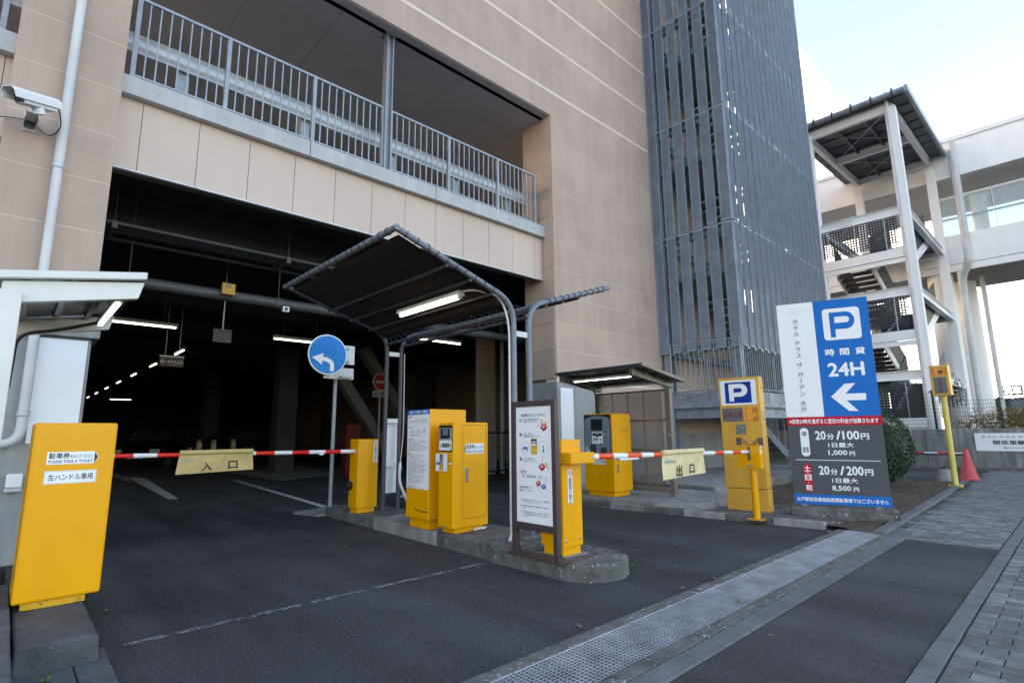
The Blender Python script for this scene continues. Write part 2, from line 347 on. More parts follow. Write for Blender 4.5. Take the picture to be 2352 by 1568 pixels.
mb = MB(); mb.add(pa, [(0, 1, 2, 3, 4, 5, 6)]); ph = [onZ(x, y, .004) for x, y in ((248, 1094), (270, 1088), (305, 1107))]; mb.add(ph, [(0, 1, 2)])
mb.build('turn_arrow', worn_a, ground, fix=False)
mb = MB()                                   # hatching on the garage floor further in
for i in range(9): y = 15 + i * .55; mb.add([(5.4, y, .004), (5.5, y - .12, .004), (8.6, y + 1.6, .004), (8.5, y + 1.75, .004)], [(0, 1, 2, 3)])
mb.build('hatching', worn_a, ground, fix=False)

# pavement: smooth asphalt crossing, kerb stones and block paving
pavement = struct(sheet('pavement', joint_m, [(-12, -4), (40, -4), (40, 1.68), (15.6, 2.0), (7.3, 1.75), (7.3, 1.68), (-12, 1.68)], .003))
sheet('asphalt_crossing', asphalt_b, [(-12, .765), (7.04, .765), (7.34, 1.535), (-12, 1.535)], .010, pavement)
def stone(name, m, parent, x0, y0, x1, y1, z0, z1, bev=.006):
    return B(name, m, parent, (x0, y0, z0, x1, y1, z1), bevel=bev)
x = -2.0
while x < 7.6:
    l = .6; stone('kerb_stone', kerb_m, pavement, x + .003, 1.545, x + l - .003, 1.675, -.02, .016 + rnd.uniform(-.002, .003)); x += l
x = -2.0
while x < 19:
    l = .6; stone('kerb_stone', kerb_m, pavement, x + .003, .665 + rnd.uniform(-.003, .003), x + l - .003, .76, -.02, .018 + rnd.uniform(-.003, .003)); x += l
for i in range(14):                          # edge of the planting bed
    xa = 7.35 + i * .6; ya = 1.74 + (xa - 7.35) * .03
    mb = MB(); mb.hexa([(xa + .004, ya, -.02), (xa + .596, ya + .018, -.02), (xa + .596, ya + .138, -.02), (xa + .004, ya + .12, -.02), (xa + .004, ya, .05), (xa + .596, ya + .018, .05), (xa + .596, ya + .138, .05), (xa + .004, ya + .12, .05)])
    mb.build('kerb_stone', kerb_m, pavement, bevel=.008)
pav = []
def inview(p):
    d = p - CO; w = d.dot(h_)
    if w < .2: return False
    X = 1176 + F_PX * d.dot(r_) / w; Y = 784 - F_PX * d.dot(u_) / w
    return -30 < X < 2390 and -30 < Y < 1600
i = 0
for k in range(0, 190):
    X = 1.6 + k * .1; sh = (k % 2) * .1
    y = .655 - sh
    while y > -1.7: pav.append((X, y - .2, X + .1, y)); y -= .2
    if sh: pav.append((X, .555, X + .1, .655))
    if X >= 7.3 - .0:
        top = 1.73 + (X - 7.35) * .03; y = .77 + sh
        if sh: pav.append((X, .77, X + .1, .87))
        while y + .2 < top + .02: pav.append((X, y, X + .1, min(y + .2, top))); y += .2
pav.sort(key=lambda q: (not inview(V((q[0], q[1], 0))), q[0] ** 2 + q[1] ** 2))
protos = []
for j in range(6):
    dx, dy = [rnd.uniform(-.0012, .0012) for _ in range(2)]
    m_ = (paver_m, paver_m2, paver_m3)[j % 3]; e = .0025; t = .004
    for L_ in (.2, .1):
        mb = MB(); a, b, c, d = -.05 + e + dx, -L_ / 2 + e + dy, .05 - e + dx, L_ / 2 - e + dy
        mb.add([(a, b, -.02), (c, b, -.02), (c, d, -.02), (a, d, -.02), (a, b, -t), (c, b, -t), (c, d, -t), (a, d, -t), (a + t, b + t, 0), (c - t, b + t, 0), (c - t, d - t, 0), (a + t, d - t, 0)],
               [(0, 1, 5, 4), (1, 2, 6, 5), (2, 3, 7, 6), (3, 0, 4, 7), (4, 5, 9, 8), (5, 6, 10, 9), (6, 7, 11, 10), (7, 4, 8, 11), (8, 9, 10, 11)])
        protos.append(mb.mesh('paver', m_))
rest = MB()
for n, (xa, ya, xb, yb) in enumerate(pav):
    z = .017 + rnd.uniform(-.003, .003); full = abs(yb - ya - .2) < .01; half = abs(yb - ya - .1) < .01
    if n < 300 and (full or half):
        put('paver', protos[2 * rnd.randrange(6) + (0 if full else 1)], pavement, mtx=Matrix.Translation(((xa + xb) / 2, (ya + yb) / 2, z)) @ Matrix.Rotation(rnd.uniform(-.012, .012), 4, 'Y'))
    else:
        rest.cur = rnd.randrange(3); e = .0025; t = .004
        rest.add([(xa + e, ya + e, z - t), (xb - e, ya + e, z - t), (xb - e, yb - e, z - t), (xa + e, yb - e, z - t), (xa + e + t, ya + e + t, z), (xb - e - t, ya + e + t, z), (xb - e - t, yb - e - t, z), (xa + e + t, yb - e - t, z)],
                 [(0, 1, 5, 4), (1, 2, 6, 5), (2, 3, 7, 6), (3, 0, 4, 7), (4, 5, 6, 7)])
tag(rest.build('paver_field', [paver_m, paver_m2, paver_m3], pavement, fix=False), kind='stuff')

# drain with grating across the drive
drain = thing('drain_grate', 'long galvanised drain grating set in a concrete frame across the drive', 'drain', (4, 1.95, 0))
sheet('channel', M('channel_shade_black', (.02, .02, .02), .9), [(-2, 1.775), (7.95, 1.775), (7.95, 2.135), (-2, 2.135)], .003, drain)  # flat black sheet, its colour standing for the shaded depth below the bars
xs = [-2, 0, 1.55, 3.1, 4.7, 6.3, 8.05]
for a, b in zip(xs, xs[1:]):
    B('concrete_edge', conc_d, drain, (a + .003, 2.138, -.03, b - .003, 2.235, .016 + rnd.uniform(-.002, .004)), bevel=.008)
    B('concrete_edge', conc_d, drain, (a + .003, 1.68, -.03, b - .003, 1.772, .018 + rnd.uniform(-.002, .004)), bevel=.008)
B('concrete_edge', conc_d, drain, (7.955, 1.776, -.03, 8.06, 2.134, .017), bevel=.008)
gp = MB(); n = 0
for i in range(15): y = 1.782 + i * .0246; gp.box(.006, y, .005, .989, y + .004, .016)
for i in range(31): xx = .006 + i * .0324; gp.box(xx, 1.78, .0095, xx + .0055, 2.132, .0163)
gp.box(.003, 1.778, .004, .992, 1.782, .0175); gp.box(.003, 2.130, .004, .992, 2.134, .0175)
gm = gp.mesh('grate_panel', M('worn_grate_steel', (.48, .53, .59), .36, .55, var=.25, scale=5))
for i in range(10): put('grate_panel', gm, drain, mtx=WM[drain].inverted() @ Matrix.Translation((-2 + i * .995, 0, rnd.uniform(-.001, .001))))

# planting bed
def hgrid(name, m, x0, y0, x1, y1, step, zf, parent=None):
    nx, ny = int((x1 - x0) / step), int((y1 - y0) / step); mb = MB(); vs = []; fs = []
    for j in range(ny + 1):
        for i in range(nx + 1): X = x0 + (x1 - x0) * i / nx; Y = y0 + (y1 - y0) * j / ny; vs.append((X, Y, zf(X, Y)))
    for j in range(ny):
        for i in range(nx): a = j * (nx + 1) + i; fs.append((a, a + 1, a + nx + 2, a + nx + 1))
    mb.add(vs, fs); return mb.build(name, m, parent, smooth=True, fix=False)
from mathutils import noise as MN
soil = struct(hgrid('planting_bed', soil_m, 7.42, 1.9, 15.3, 4.7, .09, lambda X, Y: .035 + .045 * MN.noise(V((X * 1.3, Y * 1.3, 0))) + .02 * MN.noise(V((X * 7, Y * 7, 3)))))
lit = MB()
for i in range(1500):
    X = rnd.uniform(7.5, 15.2); Y = rnd.uniform(2.0, 4.6); a = rnd.uniform(0, 6.28); s = rnd.uniform(.012, .03); z = .07 + rnd.uniform(-.02, .02)
    lit.cur = rnd.randrange(3)
    lit.add([(X + s * math.cos(a), Y + s * math.sin(a), z), (X - s * .5 * math.sin(a), Y + s * .5 * math.cos(a), z + .008), (X - s * math.cos(a), Y - s * math.sin(a), z), (X + s * .5 * math.sin(a), Y - s * .5 * math.cos(a), z + .004)], [(0, 1, 2, 3)])
tag(lit.build('leaf_litter', [leaf_d, twig_m, joint_m], None, fix=False), 'dry leaf litter scattered over the brown planting bed', 'leaf litter', kind='stuff')

# exit side kerb and the slab of the pay machine
ex = struct(thing('exit_kerb', 'x', 'x', (7.2, 4, 0))); del ex['label']; del ex['category']
def kx(Y): return 7.03 + (6.0 - Y) * .094
Y = 7.15
while Y > 2.45:
    y2 = max(Y - .6, 2.36); a, b = kx(Y), kx(y2); w = .13
    mb = MB(); mb.hexa([(b, y2 + .004, -.02), (b + w, y2 + .004, -.02), (a + w, Y - .004, -.02), (a, Y - .004, -.02), (b, y2 + .004, .085), (b + w, y2 + .004, .085), (a + w, Y - .004, .085), (a, Y - .004, .085)])
    mb.build('kerb_stone', conc_d if rnd.random() < .3 else conc, ex, bevel=.012); Y = y2
mb = MB(); mb.prism([(7.16, 7.18, -.02), (7.20, 4.62, -.02), (7.62, 4.05, -.02), (9.3, 4.05, -.02), (9.3, 7.18, -.02)], (0, 0, .16)); mb.build('slab', conc, ex, bevel=.015)
B('step', conc, ex, (9.4, 4.75, -.02, 18.6, 7.18, .20), bevel=.015)
mb = MB(); mb.prism([(7.36, 4.0, 0), (7.52, 2.42, 0), (7.9, 2.3, 0), (8.9, 2.6, 0), (8.8, 4.0, 0)], (0, 0, .052)); mb.build('footing', conc_d, ex)
hz = MB(); hz.add([(-6, 6, .002), (0, 6, .002), (0, 7.2, .002), (-6, 7.2, .002)], [(0, 1, 2, 3)])

# stepped stone edge at the left of the entry lane
lk = struct(thing('entry_kerb', 'x', 'x', (.3, 4.2, 0))); del lk['label']; del lk['category']
mb = MB(); mb.hexa([(.14, 3.76, -.02), (.485, 3.70, -.02), (.50, 5.6, -.02), (.14, 5.6, -.02), (.14, 3.80, .17), (.475, 3.74, .17), (.47, 5.6, .17), (.14, 5.6, .17)]); chip(mb.build('plinth', M('dark_plinth_concrete', (.085, .083, .083), .88, var=.3, scale=4, bump=.8, bscale=40, dirt=(.045, .043, .042), dscale=5, speck=(30, (.18, .175, .165), .65)), lk, bevel=.014), .006)
for xa, xb, ya, yb in ((-.1, .376, 3.05, 3.93), (.382, .525, 3.05, 3.93), (-.1, .376, 2.15, 3.044), (.382, .53, 2.15, 3.044)):
    B('stone_slab', granite, lk, (xa, ya, -.02, xb, yb, .042), bevel=.006)
for ya, yb in ((1.3, 2.19), (2.2, 3.09), (3.1, 3.99), (4.0, 4.89), (4.9, 5.5)):
    mb = MB(); mb.hexa([(-.5, ya, -.02), (.152, ya, -.02), (.152, yb, -.02), (-.5, yb, -.02), (-.5, ya, .215), (.125, ya, .215), (.122, yb, .215), (-.5, yb, .215)]); mb.build('coping_stone', granite, lk, bevel=.01)
B('wheel_stop', rubber, lk, (-.42, 5.2, .2, .10, 5.36, .30), (-.36, 5.24, .3, .06, 5.32, .335), bevel=.02)
# ================================================================== THE PARKING BUILDING
bld = thing('parking_building', 'beige panelled multi-storey car park with a dark entrance and open upper deck', 'building', (4, 7.6, 0))
CH = .578; ZK = lambda k: 8.62 + CH * k
TOP, RX = 19.6, 16.2
def wall_panel(x0, z0, x1, z1, y=7.2, m=wall_m): return B('wall_panel', m, bld, (x0, y, z0, x1, y + .03, z1))
def courses(x0, x1, z0, z1, gap=.008):
    k = math.floor((z0 - 8.62) / CH)
    while ZK(k) < z1:
        lo, hi = ZK(k), ZK(k + 1)
        g0 = .036 if (k >= 0 and k % 2 == 0) else gap / 2
        g1 = .036 if (k + 1 >= 0 and (k + 1) % 2 == 0) else gap / 2
        lo2, hi2 = max(lo + g0, z0), min(hi - g1, z1)
        if hi2 - lo2 > .05: wall_panel(x0 + .003, lo2, x1 - .003, hi2)
        k += 1
cols = [-8.4, -4.16, .05, 4.26, 8.47, 12.68, RX]
for a, b in zip(cols, cols[1:]): courses(a, b, 8.045, TOP)
courses(-.365, .56, 2.33, 8.04)
courses(7.97, 12.68, 2.26, 8.04); courses(12.68, RX, 2.26, 8.04)
B('wall_backing', wall_j, bld, (-8.4, 7.2015, 8.045, RX, 7.5, TOP), (-.36, 7.2015, 2.33, .555, 7.95, 8.043), (7.978, 7.2015, 2.2, RX, 7.5, 8.043))
# jamb of the openings: narrow corner strip and cladding behind it
k = -11
while ZK(k) < 8.05:
    lo, hi = max(ZK(k), 2.26) + .003, min(ZK(k + 1), 8.04) - .003
    if hi - lo > .05:
        B('jamb_panel', wall_m, bld, (7.955, 7.232, lo, 7.977, 7.47, hi)); B('jamb_panel', wall_m, bld, (7.960, 7.476, lo, 7.98, 8.06, hi))
    k += 1
B('jamb_core', joint_d, bld, (7.98, 7.5, 0, 8.4, 8.07, 8.05))
# concrete foot of the piers
B('pier_foot', conc_l, bld, (-.36, 7.19, 0, .565, 7.95, 2.225), bevel=.01)
B('pier_coping', conc_w, bld, (-.46, 7.11, 2.228, .625, 7.95, 2.327), bevel=.012)
B('pier_foot', conc_l, bld, (7.955, 7.19, 0, 9.35, 8.06, 2.2))
B('wall_foot', conc_l, bld, (9.352, 7.19, 0, RX, 7.5, 1.12), bevel=.01); B('wall_band', wall_m, bld, (9.352, 7.2, 1.122, RX, 7.5, 2.198))
# fascia over the entrance
fx = [1.44 + .627 * i for i in range(-15, 11)] + [7.955]
for a, b in zip(fx, fx[1:]):
    if b < .57 and a > -.38: continue
    if a < .56 < b: a = .565
    if a < -.37 < b: b = -.37
    B('fascia_panel', wall_f, bld, (a + .004, 7.52, 4.375, b - .004, 7.555, 5.279))
B('fascia_backing', joint_d, bld, (-8.4, 7.527, 4.38, 7.95, 7.75, 5.28))
B('drip_trim', galv_l, bld, (-8.4, 7.505, 4.355, 7.953, 7.56, 4.373))
for a, b in ((-8.4, -3.0), (-2.99, -.37), (.565, 2.86), (2.87, 5.13), (5.14, 7.95)):
    lg = B('ledge', ledge_m, bld, (a, 7.41, 5.283, b, 7.78, 5.525), bevel=.006); mb = MB()
    n = max(2, int((b - a) / .63))
    for i in range(n): xx = a + (i + .5) * (b - a) / n; mb.lathe((xx, 7.411, 5.40), [(.02, 0), (.018, -.006), (.003, -.008)], 10, (0, 1, 0))
    mb.build('bolt_cap', ledge_m, lg)
# decks, soffits, inner walls
B('upper_deck', conc, bld, (-8.4, 7.76, 4.9, RX, 46, 5.2))
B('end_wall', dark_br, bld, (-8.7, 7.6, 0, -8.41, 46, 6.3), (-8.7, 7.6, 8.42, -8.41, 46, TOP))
B('soffit_backing', joint_d, bld, (-8.4, 7.5, 8.07, RX, 46, 8.4)); B('soffit_edge', soffit_m, bld, (-8.4, 7.231, 8.035, RX - .5, 7.40, 8.068))
x = -4.2
while x < 11:
    for ya, yb in ((7.41, 9.9), (9.91, 12.4), (12.41, 17)): B('soffit_board', soffit_m, bld, (x + .004, ya, 8.045, x + 1.246, yb, 8.066))
    x += 1.25
B('roof', dark_in, bld, (-8.4, 7.5, 26, RX, 46, 26.3)); B('added_shade_wall', wall_m, bld, (-8.4, 7.2, TOP + .003, RX, 7.5, 26.6), (-8.4, 7.51, TOP + .003, -8.1, 46, 25.99), (RX - .3, 7.51, TOP + .003, RX, 46, 25.99), (-8.09, 45.7, TOP + .003, RX - .31, 46, 25.99)); B('rear_wall', dark_in, bld, (-12, 46, 0, RX, 46.3, 6.2), (-12, 46, 8.42, RX, 46.3, TOP)); B('side_wall', wall_m, bld, (RX - .3, 7.51, 0, RX, 46, 6.3), (RX - .3, 7.51, 8.42, RX, 46, TOP - .31))  # topmost walls and raised roof are added, unseen, to shade the footbridge
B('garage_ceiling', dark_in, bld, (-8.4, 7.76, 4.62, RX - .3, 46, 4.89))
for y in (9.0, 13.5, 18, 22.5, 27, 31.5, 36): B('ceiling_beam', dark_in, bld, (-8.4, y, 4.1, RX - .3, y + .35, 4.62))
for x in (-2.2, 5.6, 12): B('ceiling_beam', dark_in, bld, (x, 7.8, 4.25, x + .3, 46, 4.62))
hc = MB(); hc.box(4.095, 7.43, 5.53, 4.112, 7.57, 8.034); hc.box(4.205, 7.43, 5.53, 4.222, 7.57, 8.034); hc.box(4.112, 7.494, 5.53, 4.205, 7.506, 8.034); hc.box(4.06, 7.40, 8.02, 4.26, 7.6, 8.034)
hc.build('steel_column', galv, bld)
# railings of the upper deck
def railing(label, posts, y, z0, z1, gap=.118, skip=None):
    t = thing('deck_railing', label, 'railing', ((posts[0] + posts[-1]) / 2, y, z0))
    a, b = posts[0], posts[-1]
    B('top_rail', galv, t, (a - .02, y - .022, z1 - .035, b + .02, y + .022, z1)); B('bottom_rail', galv, t, (a, y - .015, z0 + .05, b, y + .015, z0 + .075))
    bm_ = MB(); bm_.box(-.0085, -.0085, z0 + .075, .0085, .0085, z1 - .035); me = bm_.mesh('baluster', galv)
    for p, q in zip(posts, posts[1:]):
        n = round((q - p) / gap)
        for i in range(1, n): put('baluster', me, t, mtx=WM[t].inverted() @ Matrix.Translation((p + (q - p) * i / n, y, 0)))
    for p in posts:
        if skip is None or abs(p - skip) > .01: B('post', galv, t, (p - .025, y - .03, z0, p + .025, y + .03, z1 - .036))
    return t
railing('grey steel railing with vertical bars between the pier and the steel column', [.66, 1.7, 2.91, 4.085], 7.5, 5.525, 6.665)
railing('grey steel railing with vertical bars between the steel column and the right wall', [4.235, 5.46, 6.67, 7.73], 7.5, 5.525, 6.665)
railing('short piece of grey steel railing on the far side of the pier with the drainpipe', [-3.9, -2.75, -1.6, -.5], 7.5, 5.525, 6.665)
gb = thing('guard_beam', 'galvanised steel guard beam inside the upper deck behind the railing', 'guard rail', (4, 7.95, 5.2))
mb = MB(); mb.prism([(-4, 7.9, 6.15), (-4, 7.93, 6.20), (-4, 7.9, 6.25), (-4, 7.9, 6.32), (-4, 7.93, 6.37), (-4, 7.9, 6.42), (-4, 7.94, 6.42), (-4, 7.94, 6.15)], (11.9, 0, 0)); mb.build('beam', galv_l, gb)
for x in (-2.5, -.2, 1.2, 2.9, 4.5, 5.9, 7.3): B('post', galv, gb, (x, 7.96, 5.2, x + .14, 8.1, 6.3))
B('fire_cabinet', M('red_cabinet', (.45, .02, .02), .5), None, (7.2, 8.3, 5.2, 7.5, 8.5, 6.0)); tag(bpy.data.objects['fire_cabinet'], 'red cabinet standing behind the upper railing near the right wall', 'cabinet')

# drainpipe down the left pier
dp = thing('drainpipe', 'white drainpipe running down the beige pier to an elbow', 'pipe', (.1, 7.1, 1.1))
MB().path([(.10, 7.1, TOP), (.10, 7.1, 4.02)], .045, 14).build('upper_pipe', pipe_m, dp, smooth=True)
MB().path(smooth_path([(.10, 7.1, 4.02), (.10, 7.1, 1.14), (-.9, 7.1, 1.12)], .16), .042, 14).build('lower_pipe', pipe_m, dp, smooth=True)
for z in (4.0, 2.75, 1.40): mb = MB(); mb.lathe((.10, 7.1, z), [(.047, 0), (.052, .01), (.052, .05), (.047, .06)], 14); mb.box(.09, 7.1, z + .02, .11, 7.2, z + .035); mb.build('pipe_clip', galv_l, dp)
# blank white boards on the concrete feet
tag(B('white_board', board_w, None, (.145, 7.165, 1.14, .535, 7.185, 2.2), bevel=.002), 'tall blank white board fixed to the concrete foot beside the drainpipe', 'board')
tag(B('white_board', board_w, None, (8.04, 7.165, 1.02, 8.42, 7.187, 2.08), bevel=.002), 'tall blank white board on the concrete wall behind the pay machine', 'board')
bx = thing('junction_box', 'small white weatherproof switch box on the concrete wall', 'box', (-.02, 7.16, .8))
p = onY(31, 1112, 7.15)
B('cover', white_m, bx, (p.x - .06, 7.1, p.z - .03, p.x + .06, 7.19, p.z + .10), bevel=.012); B('lower_case', galv_l, bx, (p.x - .065, 7.11, p.z - .07, p.x + .065, 7.19, p.z - .032), bevel=.006)
# surveillance camera on the pier
cc = thing('surveillance_camera', 'white surveillance camera with sunshield on a wall bracket', 'camera', (-.18, 7.19, 4.2))
A = onY(30, 216, 6.55); Bq = onY(126, 244, 6.85); d = (Bq - A).normalized(); sx = d.cross(V((0, 0, 1))).normalized(); up = sx.cross(d)
def bx6(mb, a, b, w, h, off=0):
    return mb.bar(a + up * off, b + up * off, w, h, up)
bx6(MB(), A + d * .06, Bq - d * .03, .105, .10, -.02).build('housing', white_m, cc, bevel=.008)
mb = MB()
hood = [(-.075, -.035), (-.07, .03), (-.045, .062), (.045, .062), (.07, .03), (.075, -.035), (.069, -.035), (.064, .026), (.042, .056), (-.042, .056), (-.064, .026), (-.069, -.035)]
mb.prism([A - d * .05 + sx * a + up * b for a, b in hood], Bq - A + d * .06); mb.build('sunshield', white_m, cc)
bx6(MB(), A + d * .054, A + d * .062, .085, .075, -.02).build('window', glass_d, cc)
mid = (A + Bq) / 2; br = onY(67, 290, 7.17)
mb = MB(); mb.path([mid + d * .02 + up * -.06, mid + d * .02 + up * -.13], .05, 14); mb.build('tilt_joint', white_m, cc, smooth=True)
mb = MB(); mb.hexa([(br.x - .05, 7.185, br.z - .05), (br.x + .05, 7.185, br.z - .05), (br.x + .05, 7.2, br.z - .05), (br.x - .05, 7.2, br.z - .05), (br.x - .05, 7.185, br.z + .15), (br.x + .05, 7.185, br.z + .15), (br.x + .05, 7.2, br.z + .15), (br.x - .05, 7.2, br.z + .15)])
for s in (-1, 1): mb.bar((br.x + s * .047, 7.19, br.z + .03), (mid.x + s * .05, mid.y + .02, mid.z - .14), .006, .07)
mb.bar((br.x, 7.19, br.z + .06), (mid.x, mid.y, mid.z - .13), .09, .008); mb.build('bracket', cream_m, cc)
cb = Bq + d * -.02
MB().path(smooth_path([cb, cb + V((.06, .05, -.02)), cb + V((.09, .2, -.14)), cb + V((.0, .3, -.23)), (br.x, 7.16, br.z + .06), (br.x - .2, 7.17, br.z + .03), (br.x - .32, 7.18, br.z - .03)], .08), .006, 6).build('cable', black_m, cc, smooth=True)

# ================================================================== STEEL STAIR TOWER
tw = thing('stair_tower', 'blue-grey steel escape stair tower clad in tall slotted louvre strips', 'stair tower', (15, 6.1, 0))
X0, X1, Y0, Y1, ZB, ST, NS = 11.88, 18.26, 5.1, 7.19, 3.08, 3.0, 5
lv = MB(); W_, H_ = .24, ST - .03
lv.box(-W_ / 2, -.03, 0, -W_ / 2 + .012, .015, H_); lv.box(W_ / 2 - .012, -.03, 0, W_ / 2, .015, H_); lv.box(-W_ / 2 + .012, -.03, 0, W_ / 2 - .012, 0, .035); lv.box(-W_ / 2 + .012, -.03, H_ - .035, W_ / 2 - .012, 0, H_)
z = .06
while z < H_ - .05:
    a, b = -W_ / 2 + .012, W_ / 2 - .012
    lv.hexa([(a, -.030, z), (b, -.030, z), (b, -.002, z + .012), (a, -.002, z + .012), (a, -.030, z + .016), (b, -.030, z + .016), (b, -.002, z + .028), (a, -.002, z + .028)]); z += .046
# a slotted sheet: the solid bridges between the slots
z = .045
while z < H_ - .06: lv.box(-W_ / 2 + .012, -.003, z, W_ / 2 - .012, .0, z + .026); z += .046
lm = lv.mesh('louvre_strip', tower_m)
inv = WM[tw].inverted()
for s in range(NS):
    zz = ZB + s * ST
    for i in range(6): put('louvre_strip', lm, tw, mtx=inv @ Matrix.Translation((X0, Y1 - .125 - i * .3705, zz)) @ Matrix.Rotation(R(-90), 4, 'Z'))
    for i in range(17): put('louvre_strip', lm, tw, mtx=inv @ Matrix.Translation((X0 + .14 + i * .3735, Y0, zz)))
    for i in range(6): put('louvre_strip', lm, tw, mtx=inv @ Matrix.Translation((X1, Y0 + .125 + i * .3705, zz)) @ Matrix.Rotation(R(90), 4, 'Z'))
def ibeam(mb, a, b, h=.2, w=.12):
    a, b = V(a), V(b); mb.bar(a + V((0, 0, h / 2)), b + V((0, 0, h / 2)), w, .012); mb.bar(a - V((0, 0, h / 2)), b - V((0, 0, h / 2)), w, .012); mb.bar(a, b, .01, h - .014)
ci = .14
brk = MB().box(-.07, -.03, -.02, .07, .02, .02).mesh('strip_bracket', galv)
for s in range(NS + 1):
    zz = ZB + s * ST - .12 if s else ZB + .0
    if s == 0: zz = ZB + .06
    for a, b in (((X0 + ci, Y0 + .1, zz), (X0 + ci, Y1 - .02, zz)), ((X0 + ci, Y0 + ci, zz), (X1 - ci, Y0 + ci, zz)), ((X1 - ci, Y0 + .1, zz), (X1 - ci, Y1, zz)), ((X0 + ci, Y1 - .08, zz), (X1 - ci, Y1 - .08, zz))):
        mb = MB(); ibeam(mb, a, b, .16, .1); mb.build('floor_beam', tower_d, tw)
    for i in range(5): put('strip_bracket', brk, tw, mtx=inv @ Matrix.Translation((X0 + .035, Y1 - .31 - i * .3705, ZB + s * ST - .02)) @ Matrix.Rotation(R(90), 4, 'Z'))
    for i in range(16): put('strip_bracket', brk, tw, mtx=inv @ Matrix.Translation((X0 + .327 + i * .3735, Y0 + .03, ZB + s * ST - .02)))
for x, y in ((X0 + .16, Y0 + .2), (X0 + .16, Y1 - .16), (X1 - .16, Y0 + .2), (X1 - .16, Y1 - .16), (15.1, Y0 + .2)):
    mb = MB(); mb.box(x - .1, y - .1, .2, x - .086, y + .1, ZB + ST * NS); mb.box(x + .086, y - .1, .2, x + .1, y + .1, ZB + ST * NS); mb.box(x - .086, y - .006, .2, x + .086, y + .006, ZB + ST * NS); mb.build('column', tower_d, tw)
LA, LB = (12.05, 14.0), (16.9, 18.1)
tread = MB(); tread.box(0, 0, -.03, .27, .88, 0); tread.box(.262, 0, -.13, .27, .88, -.03); tread.box(0, 0, -.1, .008, .88, -.03); trm = tread.mesh('tread', M('stair_tread', (.16, .17, .18), .6, .2, var=.15))
def flight(parent, xa, za, xb, zb, y, wid=.88, mesh=trm, n=9, m=tower_d):
    st = MB()
    for yy in (y - .02, y + wid + .02): st.bar((xa, yy, za - .1), (xb, yy, zb - .1), .012, .24)
    f = st.build('stair_flight', m, parent); iv = WM[parent].inverted()
    sg = 1 if xb > xa else -1
    for i in range(n):
        t = (i + .5) / n; x = xa + (xb - xa) * t; z = za + (zb - za) * (i + 1) / (n + 1)
        mt = iv @ Matrix.Translation((x, y, z)) @ (Matrix() if sg > 0 else Matrix.Rotation(math.pi, 4, 'Z') @ Matrix.Translation((0, -wid, 0)))
        put('tread', mesh, f, mtx=mt)
    h = MB()
    for yy in (y + .02, y + wid - .02):
        h.path([(xa, yy, za + .9), (xb, yy, zb + .9)], .02, 8)
        for i in range(7): t = i / 6; h.tube((xa + (xb - xa) * t, yy, za + (zb - za) * t), (xa + (xb - xa) * t, yy, za + (zb - za) * t + .9), .010, 6)
    h.build('handrail', galv, f); return f
for s in range(-1, NS - 1):
    za = 2.05 + s * ST; zb = za + ST / 2
    if s >= 0:
        B('landing', tower_d, tw, (LA[0], Y0 + .12, za - .16, LA[1], Y1 - .1, za)); flight(tw, LA[1], za, LB[0], zb, 5.25)
    if zb < .6: B('landing', conc, tw, (LB[0], Y0 + .12, .2, LB[1], Y1 - .1, .55))
    else: B('landing', tower_d, tw, (LB[0], Y0 + .12, zb - .16, LB[1], Y1 - .1, zb))
    flight(tw, LB[0], zb, LA[1], za + ST, 6.2)
    mb = MB()
    if s >= 0:
        for y in (5.3, 6.1, 6.25, 7.0): mb.tube((LA[0] + .1, y, za), (LA[0] + .1, y, za + 1.1), .018, 8)
        mb.tube((LA[0] + .1, 5.3, za + 1.1), (LA[0] + .1, 7.0, za + 1.1), .02, 8)
        for i in range(13): mb.tube((LA[0] + .1, 5.35 + i * .13, za), (LA[0] + .1, 5.35 + i * .13, za + 1.1), .007, 6)
        mb.build('landing_rail', galv, tw)
# first landing under the louvres: fascia plate, beam and open balustrade
B('fascia_plate', tower_d, tw, (X0 + .02, Y0 + .06, 1.73, X0 + .035, 6.92, 2.08)); B('fascia_plate', tower_d, tw, (X0 + .036, Y0 + .06, 1.73, 18.1, Y0 + .075, 2.08))
mb = MB(); ibeam(mb, (X0 + .12, Y0 + .1, 1.6), (X0 + .12, 7.1, 1.6), .22, .13)
for y in (5.7, 6.2, 6.65): mb.box(X0 + .06, y, 1.49, X0 + .18, y + .01, 1.71)
mb.build('floor_beam', tower_d, tw)
mb = MB(); ibeam(mb, (X0 + .12, Y0 + .16, 1.6), (18.1, Y0 + .16, 1.6), .22, .13); mb.build('floor_beam', tower_d, tw)
bal = MB(); bal.tube((0, 0, 0), (0, 0, 1.15), .0085, 6); blm = bal.mesh('baluster', galv)
def balustrade(pts):
    mb = MB(); a, b = V(pts[0]), V(pts[1])
    mb.path([a, b], .02, 8); mb.path([a + V((0, 0, 1.15)), b + V((0, 0, 1.15))], .02, 8); mb.tube(a, a + V((0, 0, 1.15)), .022, 8); mb.tube(b, b + V((0, 0, 1.15)), .022, 8)
    for t in (.12, .5, .88): q = a.lerp(b, t); mb.tube(q, q - V((0, 0, .3)), .016, 6)
    r = mb.build('balustrade', galv, tw); n = int((b - a).length / .125); iv = WM[tw].inverted()
    for i in range(1, n): put('baluster', blm, r, mtx=iv @ Matrix.Translation(a.lerp(b, i / n)))
balustrade([(X0 - .02, 6.9, 2.12), (X0 - .02, Y0 + .05, 2.12)]); balustrade([(X0 + .02, Y0 + .02, 2.12), (14.4, Y0 + .02, 2.12)])
